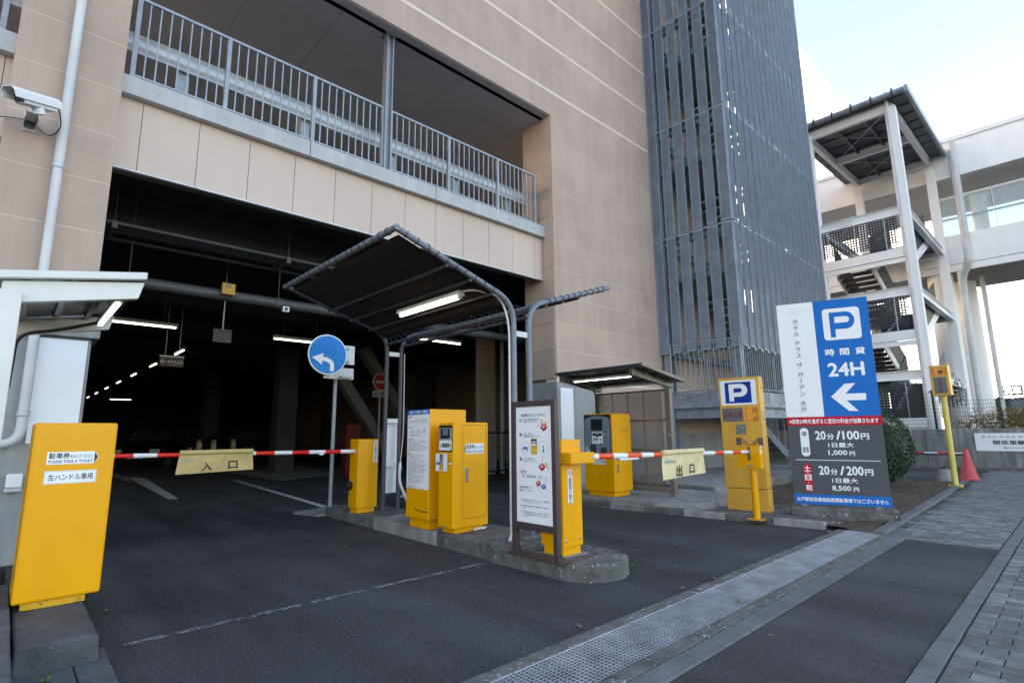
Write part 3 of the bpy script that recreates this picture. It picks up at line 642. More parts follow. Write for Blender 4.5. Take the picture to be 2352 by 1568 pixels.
# ================================================================== TRAFFIC ISLAND AND WHAT STANDS ON IT
isl = thing('traffic_island', 'raised concrete island with a rounded nose between the entry and exit lanes', 'traffic island', (3.85, 5, 0))
def outline(pts, z0, z1, name, m, bev):
    mb = MB(); mb.prism([(x, y, z0) for x, y in pts], (0, 0, z1 - z0)); return chip(mb.build(name, m, isl, bevel=bev), .007)
nose = [(3.46, 4.03), (3.455, 3.2)] + [(3.82 + .365 * math.cos(a), 3.17 + .38 * math.sin(a)) for a in [math.pi + (math.pi * i / 12) for i in range(13)]] + [(4.19, 4.03)]
outline(nose, -.02, .14, 'nose', conc_d, .022)
outline([(3.50, 4.045), (4.24, 4.045), (4.26, 5.0), (3.53, 5.0)], -.02, .155, 'kerb_block', conc_d, .02)
outline([(3.535, 5.01), (4.26, 5.01), (4.28, 6.45), (3.57, 6.45)], -.02, .14, 'kerb_block', conc, .02)
outline([(3.575, 6.46), (4.28, 6.46), (4.28, 8.0), (3.62, 8.0)], -.02, .135, 'kerb_block', conc_d, .02)
outline([(3.5, 8.0), (4.28, 8.01), (4.2, 8.9), (3.35, 8.55)], -.02, .03, 'ramp', conc, .012)
SY = lambda face, s: None
def hexsticker(mb_w, mb_k, F, u0, w0, u1, w1, left):
    mw = (w0 + w1) / 2; a = .022
    if left: F.poly(mb_w, [(u0, mw), (u0 + a, w0), (u1, w0), (u1, w1), (u0 + a, w1)], .001); F.poly(mb_k, [(u0 + .003, mw), (u0 + a, w0 + .004), (u0 + a, w1 - .004)], .0018)
    else: F.poly(mb_w, [(u0, w0), (u1 - a, w0), (u1, mw), (u1 - a, w1), (u0, w1)], .001); F.poly(mb_k, [(u1 - a, w0 + .004), (u1 - .003, mw), (u1 - a, w1 - .004)], .0018)
def ticket_words(mb, F, u0, w0, u1, w1):
    h = w1 - w0; m = u0 + (u1 - u0) * .46
    F.text(mb, '駐車券', u0, w0 + h * .46, m, w1 - h * .06, .018); F.text(mb, 'をおとりください', m + .004, w0 + h * .48, u1, w1 - h * .22, .006); F.text(mb, 'PLEASE TAKE A TICKET', u0, w0 + h * .08, u1, w0 + h * .33, .008)
def no_walking(parent, F, u0, w0, u1, w1):
    a = MB(); F.rect(a, u0, w0, u1, w1, .001); s = a.build('warning_sticker', print_w, parent, fix=False)
    c = (u0 + u1) / 2; r = (u1 - u0) * .42; k = MB(); F.vtext(k, '車路歩行禁止', c, w1 - 2.5 * r, (u1 - u0) * .72, (w1 - w0 - 2.6 * r) / 6, .01)
    F.disc(k, c, w1 - r * .9, r * .12, .002, 10); F.line(k, (c, w1 - r * 1.0), (c, w1 - r * 1.5), r * .22, .002); k.build('lettering', black_p, s, fix=False)
    q = MB(); F.ring(q, c, w1 - r * 1.2, r * .82, r, .003, 22); F.line(q, (c - r * .65, w1 - r * .55), (c + r * .65, w1 - r * 1.85), r * .16, .003); q.build('prohibition_ring', red_p, s, fix=False)

# --- notice cabinet with the parking rules
nc = thing('notice_cabinet', 'tall yellow cabinet carrying the white parking rules notice', 'cabinet', (3.77, 5.35, .14))
B('body', yellow, nc, (3.50, 5.12, .245, 4.03, 5.58, 1.475), bevel=.012); B('plinth', yellow, nc, (3.535, 5.16, .142, 3.99, 5.54, .244), bevel=.006)
F = Face((3.50, 5.58, .245), (0, -1, 0))
a = MB(); F.rect(a, .008, .33, .468, 1.228, .0015); note = a.build('notice', print_w, nc, fix=False)
a = MB(); F.rect(a, .008, 1.172, .468, 1.229, .0025); a.build('title_band', blue_p, note, fix=False)
a = MB(); F.text(a, '駐車場のご利用案内・管理規定', .045, 1.184, .428, 1.218, .012, .0035); a.build('title', print_w, note, fix=False)
k = MB(); F.text(k, '■駐車料金', .03, 1.137, .105, 1.152, .01); F.frame(k, .05, 1.072, .44, 1.125, .001); F.line(k, (.125, 1.072), (.125, 1.125), .001)
F.text(k, '■駐車できる車', .03, 1.022, .125, 1.037, .01)
for yy in (.955, .980, 1.010): F.line(k, (.05, yy), (.425, yy), .001)
for xx in (.05, .17, .30, .425): F.line(k, (xx, .955), (xx, 1.010), .001)
for i, (hd, vl) in enumerate((('長さ', '5.0m以下'), ('高さ', '2.1m以下'), ('幅', '2.0m以下'))):
    x0 = .055 + i * .125; F.text(k, hd, x0 + .04, .985, x0 + .075, 1.004, .004); F.text(k, vl, x0 + .008, .960, x0 + .105, .976, .004)
F.text(k, '※二輪自動車、危険物積載車、改造車は駐車できません。', .05, .928, .32, .941, .004)
sec = [('■精算時の注意事項', ['〇料金は、10円・50円・100円・500円硬貨または、', '千円札、五千円札をお使いください。', '〇駐車券を必ずお持ちの上、精算機へお越しください。', '〇精算後、車がバックしますとゲートが閉まりますのでご注意ください。', '〇駐車券を折り曲げたり、濡らしたり、磁気に近づけたりしますと、', '精算が困難になりますのでお気をつけください。']),
       ('■注意事項', ['〇場内は時速8km以下、追い越しをしないでください。', '〇必ず区画内に駐車してください。', '〇バックで駐車の際は後方に注意してください。', '〇駐車中はエンジンを停止し、サイドブレーキを使用してください。', '〇車を離れる時は必ず施錠してください。', '〇発火性引火性物質の持込みおよび火気の使用を禁止します。', '〇場内においては他人の迷惑となる行為を禁止します。', '〇駐車場内の事故、盗難等については一切の責任を負いません。', '〇駐車場の連続利用時間は、最長として48時間以内とします。', '〇駐車場の施設、設備、機器類に損害を与えた場合には、', '損害賠償を請求いたします。', '〇駐車券を紛失された場合は、規定料金をいただきます。', '〇利用規定に違反するものは、管理者もしくは、', '管理者の指定する係員の指示に従ってください。', '〇不正利用した場合、または不正駐車した場合、', 'レッカー移動させていただきます。']),
       ('■緊急時の連絡、お問合せ先', ['発券機・精算機の「インターホン」にてご連絡ください。'])]
y = .893; rd = MB()
for hd, ls in sec:
    F.text(k, hd, .03, y - .014, .03 + .0135 * len(hd), y, .012); y -= .024
    for i, l in enumerate(ls):
        F.text(rd if (hd == '■注意事項' and i in (1, 3)) else k, l, .04, y - .011, min(.455, .04 + .0132 * len(l)), y, .003); y -= .0205
    y -= .014
k.build('lettering', black_p, note, fix=False)
F.text(rd, '駐車料金', .056, 1.083, .118, 1.100, .005); F.text(rd, '100円／20分(平日)', .17, 1.102, .40, 1.121, .005); F.text(rd, '200円／20分(土・日曜・祝日)', .135, 1.077, .43, 1.097, .005)
rd.build('lettering', red_p, note, fix=False)
a = MB(); F.poly(a, [(.17, .105), (.32, .085), (.46, .085), (.46, .10), (.32, .098), (.19, .118)], .0012); a.build('scuff_mark', M('scuff', (.20, .12, .01), .7, var=.3, scale=60), nc, fix=False)

# --- ticket machine
tk = thing('ticket_machine', 'yellow ticket machine with a small screen, door and white instruction label', 'ticket machine', (3.76, 4.8, .155))
B('body', yellow, tk, (3.51, 4.68, .205, 4.0, 4.95, 1.315), bevel=.014); B('plinth', yellow, tk, (3.555, 4.70, .157, 3.94, 4.92, .204), bevel=.004)
F = Face((3.51, 4.95, .2), (0, -1, 0))
a = MB(); F.rrect(a, .008, .80, .258, 1.085, .03, .004); a.prism([F.p(.008, .80, 0), F.p(.258, .80, 0), F.p(.258, .80, .004), F.p(.008, .80, .004)], (0, 0, .002)); bz = a.build('control_panel', black_m, tk, fix=False)
a = MB(); F.rrect(a, .015, .815, .252, 1.055, .022, .0055); a.build('silver_face', M('silver_face', (.38, .42, .50), .4, .3), bz, fix=False)
a = MB(); F.rrect(a, .017, .817, .250, .922, .02, .0065); a.build('white_face', print_w, bz, fix=False)
a = MB(); F.rect(a, .042, .942, .213, 1.048, .0075); a.build('screen_frame', black_m, bz, fix=False)
a = MB(); F.rect(a, .085, .976, .184, 1.042, .0085); a.build('screen', M('grey_lcd', (.15, .20, .22), .2), bz, fix=False)
a = MB(); F.rect(a, .072, .847, .214, .893, .0075); a.build('slot_plate', galv, bz, fix=False)
a = MB(); F.rect(a, .12, .853, .205, .888, .009); F.poly(a, [(.12, .87), (.205, .865), (.205, .875)], .0095); a.build('ticket_slot', chrome, bz, fix=False)
a = MB(); F.text(a, '駐車券', .078, .862, .115, .876, .02, .009); F.text(a, '取券', .222, .826, .245, .840, .01, .008); F.line(a, (.048, .861), (.048, .885), .006, .008); F.text(a, '注', .04, .842, .058, .858, .02, .008); a.build('lettering', black_p, bz, fix=False)
a = MB(); F.disc(a, .234, .872, .011, .009, 16); a.build('button', M('green_button', (.02, .17, .09), .4), bz, fix=False)
a = MB(); F.rect(a, -.03, .595, .187, .781, .016); F.rect(a, -.03, .595, .187, .781, .014); ps = a.build('instruction_label', board_w, tk, fix=False)
a = MB(); F.rect(a, .045, .605, .108, .775, .017); a.build('photo_ground', M('photo_grey', (.10, .11, .12), .5), ps, fix=False)
a = MB(); F.poly(a, [(.048, .607), (.10, .607), (.103, .74), (.05, .735)], .018); a.build('photo_machine', yellow, ps, fix=False)
a = MB(); F.rect(a, .055, .695, .098, .735, .019); F.poly(a, [(-.012, .662), (.05, .662), (.05, .652), (.082, .676), (.05, .70), (.05, .69), (-.012, .69)], .0195); a.build('photo_arrow', M('photo_blue', (.05, .17, .38), .5), ps, fix=False)
a = MB(); F.rect(a, .207, .695, .226, .712, .001); a.build('speaker_mark', black_p, tk, fix=False); a = MB(); F.rect(a, .195, .672, .235, .687, .001); a.build('small_sticker', print_w, tk, fix=False)
a = MB(); F.rect(a, .112, .013, .150, .03, .002); a.build('name_plate', galv, tk, fix=False)
G = Face((3.51, 4.68, .2), (1, 0, 0))
a = MB(); G.frame(a, .125, .10, .455, 1.085, .004, .0012); a.build('door_gap', M('dark_gap', (.10, .055, .005), .7), tk, fix=False)
hd = B('door_handle', chrome, tk, (3.67, 4.672, .575 + .1, 3.71, 4.681, .73 + .1), bevel=.003); a = MB(); G.rect(a, .165, .565 - .08, .195, .60 - .08, .012); 
a = MB(); kk = MB(); hexsticker(a, kk, G, .145, .775, .42, .885, True); st = a.build('ticket_sticker', print_w, tk, fix=False); ticket_words(kk, G, .178, .778, .412, .882); kk.build('lettering', black_p, st, fix=False)
mb = MB()
for i, x in enumerate((3.78, 3.83, 3.88)): mb.path([(x, 4.665, .175), (x + .05, 4.66, .18), (x + .09, 4.69, .178)], .012, 8)
mb.build('cable_duct', cream_m, tk, smooth=True)

# --- instruction board in a brown frame
ib = thing('instruction_board', 'white instruction board with car drawings in a dark brown steel frame', 'notice board', (3.44, 3.4, .14))
for a_, b_ in (((3.415, 3.12, .19), (3.465, 3.17, 1.48)), ((3.415, 3.62, .19), (3.465, 3.67, 1.48))): B('post', brown_fr, ib, (*a_, *b_), bevel=.004)
B('rail', brown_fr, ib, (3.418, 3.1705, 1.43, 3.462, 3.6195, 1.4785), bevel=.003); B('rail', brown_fr, ib, (3.418, 3.1705, .36, 3.462, 3.6195, .418), bevel=.003)
B('base_rail', brown_fr, ib, (3.37, 3.06, .142, 3.53, 3.72, .152)); 
for y in (3.145, 3.645):
    mb = MB(); s = 1
    for sx in (-1, 1): mb.add([(3.44 + sx * .026, y - .004, .152), (3.44 + sx * .075, y - .004, .152), (3.44 + sx * .026, y - .004, .24), (3.44 + sx * .026, y + .004, .152), (3.44 + sx * .075, y + .004, .152), (3.44 + sx * .026, y + .004, .24)], [(0, 1, 2), (5, 4, 3), (0, 3, 4, 1), (1, 4, 5, 2), (2, 5, 3, 0)])
    mb.box(3.41, y - .03, .152, 3.47, y + .03, .19); mb.build('gusset', brown_fr, ib)
pn = B('panel', board_w, ib, (3.432, 3.172, .42, 3.452, 3.618, 1.428))
F = Face((3.432, 3.612, .422), (0, -1, 0)); k = MB(); ln = MB(); rd = MB(); yl = MB(); gr = MB(); wh = MB(); bl = MB(); gn = MB()
F.text(k, '駐車券をおとりください。', .061, .915, .375, .945, .002)
for n_, y, tl in ((1, .885, ('車を駐車券発行機の前に', '停車させてください。')), (2, .758, ('ボタンを押して', '駐車券をお取りください。')), (3, .541, ('ゲートが開いたら', '入場してください。'))):
    F.disc(k, .053, y, .016, .0012); F.text(wh, str(n_), .048, y - .010, .058, y + .010, .02, .003)
    for i, l in enumerate(tl): F.text(k, l, .09, y - .002 - i * .021, .09 + .0185 * len(l), y + .015 - i * .021, .001)
def iso_car(u, w, m, s=1):
    F.poly(m, [(u - .035 * s, w), (u - .002 * s, w - .025 * s), (u + .035 * s, w - .002 * s), (u + .036 * s, w + .012 * s), (u + .006 * s, w + .034 * s), (u - .034 * s, w + .014 * s)], .0014)
    F.poly(wh, [(u - .018 * s, w + .012 * s), (u + .004 * s, w + .002 * s), (u + .004 * s, w - .004 * s), (u - .02 * s, w + .006 * s)], .002); F.poly(wh, [(u - .01 * s, w + .016 * s), (u + .016 * s, w + .005 * s), (u + .020 * s, w + .008 * s), (u - .004 * s, w + .020 * s)], .002)
    for dx, dy in ((-.028, -.004), (-.008, -.018), (.018, -.014)): F.disc(k, u + dx * s, w + dy * s, .006 * s, .0022, 10)
iso_car(.345, .815, rd, 1.1); iso_car(.315, .475, rd, 1.1); iso_car(.268, .335, rd, .85); iso_car(.33, .312, bl, .85)
for u, w in ((.325, .868), (.372, .852), (.37, .50)): F.poly(yl, [(u - .009, w - .02), (u + .009, w - .02), (u + .009, w + .016), (u, w + .022), (u - .009, w + .016)], .0016)
F.line(rd, (.262, .822), (.312, .858), .004); F.line(rd, (.322, .50), (.322, .575), .004); F.poly(gr, [(.315, .845), (.39, .81), (.398, .818), (.325, .856)], .0012); F.poly(gr, [(.345, .51), (.39, .458), (.40, .466), (.352, .516)], .0012)
F.rect(yl, .183, .584, .26, .723, .0012); F.rrect(k, .187, .655, .256, .718, .01, .0016); F.rrect(gr, .191, .660, .252, .705, .008, .002); F.rect(k, .205, .68, .24, .703, .0026); F.rect(wh, .212, .684, .233, .700, .003); F.rect(wh, .192, .661, .251, .674, .003)
F.ring(ln, .111, .642, .048, .050, .0012, 30, 1.12); F.ring(ln, .335, .642, .054, .056, .0012, 30, 1.05); F.rect(bl, .085, .628, .138, .648, .0014); F.rect(gr, .078, .612, .145, .648, .0012); F.poly(wh, [(.095, .608), (.128, .608), (.126, .630), (.098, .630)], .002)
for i in range(4): F.line(ln, (.097 + i * .009, .658), (.094 + i * .011, .676), .0012)
F.disc(gn, .335, .652, .011, .0014); F.poly(ln, [(.325, .605), (.345, .605), (.347, .632), (.341, .65), (.337, .65), (.336, .632), (.324, .628)], .0018)
F.line(rd, (.045, .44), (.118, .44), .006); F.line(rd, (.118, .44), (.082, .382), .006); F.line(rd, (.082, .382), (.045, .44), .006); F.text(k, '徐行', .064, .422, .10, .436, .001); F.text(k, '場内徐行厳守', .124, .383, .243, .405, .001)
F.ring(ln, .294, .388, .028, .0295, .0012); F.ring(ln, .359, .369, .028, .0295, .0012); F.ring(k, .294, .388, .009, .0125, .002, 18); F.line(k, (.351, .360), (.367, .378), .004, .002); F.line(k, (.351, .378), (.367, .360), .004, .002)
for a_, b_ in (((.235, .325), (.33, .225)), ((.33, .225), (.39, .272)), ((.235, .325), (.262, .345)), ((.39, .272), (.352, .315))): F.line(ln, a_, b_, .002)
for i in range(3): F.line(ln, (.262 + i * .022, .312 - i * .022), (.272 + i * .022, .302 - i * .022), .003)
for i, l in enumerate(('駐車区画線にそって', '駐車してください。')): F.text(k, l, .035, .290 - i * .028, .035 + .0195 * len(l), .309 - i * .028, .001)
y = .197
for ls in (('（注）駐車券は水に濡らしたり、磁気・携帯電話', '等に近づけないでください。'), ('（注）精算機の使用可能な金種を予めご確認くだ', 'さい。'), ('（注）駐車券は大切にお持ちください。紛失しま', 'すと実際の駐車料金よりも高いお支払いと', 'なります。')):
    for i, l in enumerate(ls): F.text(k, l, .034 + (.04 if i else 0), y - .014, (.034 + (.04 if i else 0)) + .0165 * len(l), y, .0005); y -= .0185
    y -= .014
for mb, m_ in ((k, black_p), (ln, M('grey_line_print', (.25, .27, .30), .5, var=0)), (rd, red_p), (yl, M('yellow_print', (.70, .42, .04), .5, var=0)), (gr, M('grey_print', (.40, .42, .46), .5, var=0)), (wh, print_w), (bl, M('blue_ink', (.02, .10, .42), .5, var=0)), (gn, M('green_ink', (.10, .42, .12), .5, var=0))):
    tag(mb.build('printing', m_, pn, fix=False), kind='stuff')

# --- barriers
def cloth(parent, name, m, xa, xb, y, zt, zb_l, zb_r, amp, mono, words):
    """hanging cloth sign; print follows its waves"""
    w = xb - xa
    def P(u, t, off=0):
        x = xa + u * w - (t * .03 * (1 - u) - t * .02 * u); zb = zb_l + (zb_r - zb_l) * u
        d = amp * (math.sin(u * 19 + .6) * (1 - t * .75) + .6 * math.sin(u * 41 + t * 3) * (1 - t) + .5 * math.sin(u * 7 + t * 4))
        sagz = -.008 * (1 - t) * abs(math.sin(u * 19)) * 0
        return V((x, y + d - off, zt + (zb - zt) * t + sagz))
    mb = MB(); nu, nt = 44, 12; vs = [P(i / nu, j / nt) for j in range(nt + 1) for i in range(nu + 1)]
    mb.add(vs, [(j * (nu + 1) + i, j * (nu + 1) + i + 1, (j + 1) * (nu + 1) + i + 1, (j + 1) * (nu + 1) + i) for j in range(nt) for i in range(nu)])
    c = mb.build(name, m, parent, smooth=True, fix=False)
    class CF(Face):
        def p(s, u, w_, off): return P(u / w, w_, off)
    CFo = CF((0, 0, 0), (1, 0, 0)); k = MB()
    for ch, u0, u1, t0, t1 in words: CFo.text(k, ch, u0 * w, t0, u1 * w, t1, .03, .004)
    k.build('lettering', black_p, c, fix=False)
    k = MB(); CFo.text(k, 'AMANO', mono[0] * w, mono[2], mono[1] * w, mono[3], .004, .004); k.build('maker_name', M('faded_blue_ink', (.22, .36, .40), .8, var=.2, scale=40), c, fix=False)
    mb = MB(); mb.path([P(i / 10, .0) + V((0, 0, .0)) for i in range(11)], .0275, 10); mb.build('sleeve', m, parent, smooth=True)
    return c
def arm(parent, edges, first, y, z_of, r0, r1, mw, mr):
    n = len(edges) - 1; c = first
    for i in range(n):
        a, b = edges[i], edges[i + 1]; t0, t1 = (i / n, (i + 1) / n)
        if c: MB().path([(a, y, z_of(a)), (b, y, z_of(b))], [r0 + (r1 - r0) * t0, r0 + (r1 - r0) * t1], 16).build('arm_band', mr if c == 'r' else mw, parent, smooth=True)
        c = 'w' if c == 'r' else 'r'
band_w = M('white_reflective_band', (.76, .77, .78), .35, var=.04, scale=14)
# entry barrier
eb = thing('entry_barrier', 'yellow barrier machine with a red and white arm and yellow cloth across the entry lane', 'barrier', (3.72, 7.05, .135))
B('body', yellow, eb, (3.57, 6.93, .205, 3.88, 7.17, 1.13), bevel=.008); B('plinth', yellow, eb, (3.595, 6.95, .137, 3.85, 7.15, .204), bevel=.004)
F = Face((3.57, 6.93, .2), (1, 0, 0)); no_walking(eb, F, .235, .60, .295, .91)
a = MB(); a.lathe((3.566, 7.1, .50), [(.055, 0), (.06, -.02), (.045, -.07), (.02, -.075)], 16, (1, 0, 0)); a.build('release_knob', black_m, eb, smooth=True)
a = MB(); F.disc(a, .04, .70, .006, .002, 10); F.disc(a, .03, .88, .006, .002, 10); a.build('lock', black_m, eb, fix=False)
ed = [onY(208 + .276 * c, 1037, 7.05).x for c in (205, 357, 555, 745)]
zo = lambda x: .995 - (x - 1.0) * .012
arm(eb, [ed[0] - .42, ed[0]] + ed[1:4], 'w', 7.05, zo, .024, .024, band_w, red_r)
ed2 = [onY(208 + .276 * c, 1034, 7.05).x for c in (1335, 1375, 1528, 1675, 1814, 1950, 2077)] + [3.575]
arm(eb, [ed[3], ed2[0]], 'w', 7.05, zo, .024, .024, band_w, red_r); arm(eb, ed2, 'w', 7.05, zo, .024, .027, band_w, red_r)
zm = zo(ed[3])
cloth(eb, 'cloth_sign', cloth_y, ed[3] - .005, ed2[0] + .01, 7.015, zm + .022, zm - .215, zm - .198, .010, (.07, .23, .42, .33), (('入', .31, .44, .92, .50), ('口', .66, .78, .88, .49)))
B('arm_clip', white_m, eb, (onY(733, 1040, 7.05).x, 7.03, .93, onY(742, 1040, 7.05).x, 7.06, .965))
# exit barrier
xb_ = thing('exit_barrier', 'yellow barrier machine with an orange-red and white arm and cream cloth across the exit lane', 'barrier', (3.73, 3.35, .14))
B('body', yellow, xb_, (3.60, 3.22, .212, 3.865, 3.49, 1.13), bevel=.008); B('plinth', yellow, xb_, (3.62, 3.24, .142, 3.85, 3.47, .211), bevel=.004)
B('ground_plate', galv, xb_, (3.59, 3.19, .141, 3.90, 3.50, .1455))
B('arm_head', yellow, xb_, (3.565, 3.075, .925, 3.885, 3.219, 1.02), bevel=.006)
F = Face((3.60, 3.22, .21), (1, 0, 0)); no_walking(xb_, F, .075, .37, .137, .66)
a = MB()
for x, z in ((.225, .865), (.225, .065), (.03, .06)): a.lathe(F.p(x, z, 0), [(.012, 0), (.012, .005), (.006, .010)], 10, (0, -1, 0))
a.lathe((3.845, 3.075, .965), [(.012, 0), (.012, .005), (.006, .010)], 10, (0, -1, 0)); a.build('bolt', chrome, xb_, smooth=True)
pe = [1347.5, 1371, 1405, 1437.5, 1470, 1497.5, 1516.5]; ex1 = [3.885] + [onY(q, 1043, 3.145).x for q in pe[1:]]
zo2 = lambda x: .975 - (x - 3.9) * .018
arm(xb_, ex1, 'w', 3.145, zo2, .029, .026, band_w, orange_r)
ex2 = [onY(q, 1040, 3.145).x for q in (1516.5, 1607.5, 1639.4, 1659.8, 1680.4, 1699.6, 1717.2)] + [7.34]
arm(xb_, ex2[:2], 'w', 3.145, zo2, .026, .024, band_w, orange_r); arm(xb_, ex2[1:], 'w', 3.145, zo2, .024, .021, band_w, orange_r)
zm = zo2(ex2[0]); cloth(xb_, 'cloth_sign', cloth_c, ex2[0], ex2[1] + .02, 3.112, zm + .02, zm - .262, zm - .235, .010, (.05, .28, .42, .28), (('出', .29, .43, .95, .53), ('口', .62, .74, .91, .56)))
B('arm_clip', cream_m, xb_, (ex1[2] + .1, 3.12, zo2(ex1[2]) - .05, ex1[2] + .42, 3.17, zo2(ex1[2]) - .025), bevel=.008)
# arm receiver post on the far side of the exit lane
rc = thing('arm_receiver', 'yellow post with a slotted box that catches the exit barrier arm', 'barrier post', (7.27, 3.13, .05))
MB().lathe((7.27, 3.12, .052), [(.044, 0), (.044, .72)], 18).build('post', yellow, rc, smooth=True)
B('base_plate', yellow_f, rc, (7.17, 3.02, .0525, 7.37, 3.22, .062)); a = MB()
for x, y in ((7.19, 3.04), (7.35, 3.04), (7.19, 3.2), (7.35, 3.2)): a.lathe((x, y, .062), [(.009, 0), (.009, .02)], 8)
a.build('bolt', chrome, rc)
cx, y0_, y1_ = 7.215, 2.99, 3.285; xf, xk = 7.20, 7.32
B('box', yellow, rc, (xf, 3.13 + .022, .73, xk, y1_, 1.0), (xf, y0_, .73, xk, 3.13 - .022, 1.0), (xf + .0, 3.108, .70, xk, 3.152, .80), (xf + .03, 3.108, .80, xk - .003, 3.152, .99), (xf + .0, y0_, .70, xk, 3.107, .73), (xf, 3.153, .70, xk, y1_, .73))
a = MB()
for s in (-1, 1):
    yy = 3.13 + s * .145
    a.bar((xf + .012, 3.13 + s * .03, 1.0), (xf + .012, yy, 1.10), .006, .022, (1, 0, 0)); a.bar((xk - .012, 3.13 + s * .03, 1.0), (xk - .012, yy, 1.10), .006, .022, (1, 0, 0)); a.box(xf, yy - .006, 1.0, xk, yy + .006, 1.10)
a.build('guide', brown_fr, rc)
a = MB(); F = Face((xf, y1_, .70), (0, -1, 0)); F.rect(a, .03, .27, .10, .285, .001); F.rect(a, .11, .02, .19, .042, .001); a.build('label_plate', galv, rc, fix=False)
B('amber_stop', bronze, rc, (xf + .004, 3.112, .81, xf + .03, 3.148, .985))
F2 = Face((xf, y0_, .70), (1, 0, 0)); a = MB(); F2.rect(a, .02, .20, .085, .30, .001); st = a.build('warning_sticker', print_w, rc, fix=False)
a = MB(); F2.ring(a, .052, .255, .022, .027, .002); F2.line(a, (.036, .272), (.069, .238), .005, .002); a.build('prohibition_ring', red_p, st, fix=False)

# --- pipe canopies over the island
def canopy(label, xp, xt, sgn):
    t = thing('pipe_canopy', label, 'canopy', (xp, 5.4, .14)); Yn, Yf = 4.1, 6.75; zb, zt = 2.44, 3.055
    xk = xp + sgn * .10; zk = 2.585; far = []
    def prof(Y): return smooth_path([(xp, Y, .14), (xp, Y, zk + .0), (xt, Y, zt)], .24, 7)
    for Y, m_ in ((Yn, frame_p), (Yf, frame_o)): MB().path(prof(Y), .0295, 14).build('frame_pipe', m_, t, smooth=True)
    MB().path([(xt, Yn - .03, zt), (xt, Yf + .03, zt)], .0305, 14).build('outer_pipe', frame_p, t, smooth=True)
    sl = (zt - zk) / (xt - xp)
    def zl(x): return zk + sl * (x - xp)
    for i, f in enumerate((.60, .40, .20)): x = xp + (xt - xp) * f; MB().path([(x, Yn, zl(x) - .045), (x, Yf, zl(x) - .045)], .017, 10).build('purlin', frame_o, t, smooth=True)
    x = xp + sgn * .02; MB().path([(x, Yn, 2.46), (x, Yf, 2.46)], .02, 10).build('eave_pipe', frame_o, t, smooth=True)
    mb = MB(); nx, ny = 16, 22; xs = [xp + sgn * .10 + (xt - sgn * .06 - xp - sgn * .10) * i / nx for i in range(nx + 1)]
    vs = []
    for j in range(ny + 1):
        for i in range(nx + 1):
            u = i / nx; v = j / ny; edge = 1 - (2 * v - 1) ** 4; sag = -.025 * edge * math.sin(u * math.pi) + .004 * math.sin(v * 40) * (1 - edge)
            x = xs[i]; z = zl(x) - .02 + sag
            if u < .12: z -= (.12 - u) * .55
            vs.append((x, Yn + .05 + (Yf - Yn - .1) * v, z))
    mb.add(vs, [(j * (nx + 1) + i, j * (nx + 1) + i + 1, (j + 1) * (nx + 1) + i + 1, (j + 1) * (nx + 1) + i) for j in range(ny) for i in range(nx)])
    fb = mb.build('fabric', fabric_m, t, smooth=True, fix=False); so = fb.modifiers.new('thickness', 'SOLIDIFY'); so.thickness = .003
    lc = MB()
    def loop(c, ax, e=0):
        ax = V(ax).normalized(); a_ = ax.orthogonal().normalized(); b_ = ax.cross(a_); lean = rnd.uniform(-.018, .018)
        lc.path([V(c) + a_ * .035 * math.cos(q) + b_ * .035 * math.sin(q) + ax * lean * math.cos(q) for q in [2 * math.pi * i / 12 for i in range(13)]], .0042, 5, False)
    n = 20
    for i in range(1, n): loop((xt, Yn + (Yf - Yn) * i / n, zt), (0, 1, 0))
    for Y in (Yn, Yf):
        for i in range(1, 11): x = xt + (xp + sgn * .2 - xt) * i / 11; loop((x, Y, zl(x)), (xt - xp, 0, zt - zk))
    z0 = zl(xp + sgn * .10) - .085
    for i in range(18): Y = Yn + .15 + i * .135; lc.path([(xp + sgn * .10, Y, z0), (xp + sgn * .05, Y + .02, z0 - .055), (xp + sgn * .02, Y + .03, z0 - .06), (xp + sgn * .02, Y + .07, z0 - .01), (xp + sgn * .09, Y + .10, z0)], .0035, 5)
    tag(lc.build('lacing', M('black_lacing', (.03, .03, .033), .6, var=.2), t), kind='stuff')
    return t
ca = canopy('pipe-framed canopy of dark brown fabric reaching over the entry lane', 3.87, 2.40, -1)
canopy('pipe-framed canopy of dark brown fabric reaching over the exit lane', 4.10, 5.57, 1)
for y, z in ((4.1, 2.22), (6.75, 2.3), (4.1, 1.2), (6.75, 1.35), (6.75, .75)): B('clamp_plate', galv_l, ca, (3.895, y - .006, z, 4.075, y + .006, z + .06))
# tube lamp under the canopy
lp = thing('tube_lamp', 'white fluorescent tube lamp hanging under the brown canopy', 'lamp', (3.4, 5.0, 2.6))
mb = MB(); mb.prism([(3.345, 4.42, 2.655), (3.455, 4.42, 2.655), (3.425, 4.42, 2.715), (3.375, 4.42, 2.715)], (0, 1.24, 0)); mb.build('reflector', white_m, lp)
B('end_socket', galv_l, lp, (3.385, 4.425, 2.615, 3.415, 4.46, 2.655), (3.385, 5.62, 2.615, 3.415, 5.655, 2.655))
MB().path([(3.40, 4.46, 2.63), (3.40, 5.62, 2.63)], .0185, 14).build('tube', tube_e, lp, smooth=True)
B('hanger', galv, lp, (3.39, 4.7, 2.715, 3.41, 4.72, 2.78), (3.39, 5.4, 2.715, 3.41, 5.42, 2.78))
MB().path(smooth_path([(3.40, 4.42, 2.69), (3.45, 4.25, 2.69), (3.74, 4.15, 2.64), (3.832, 4.13, 2.35), (3.832, 4.13, .155)], .16), .0125, 10).build('conduit', cream_m, lp, smooth=True)
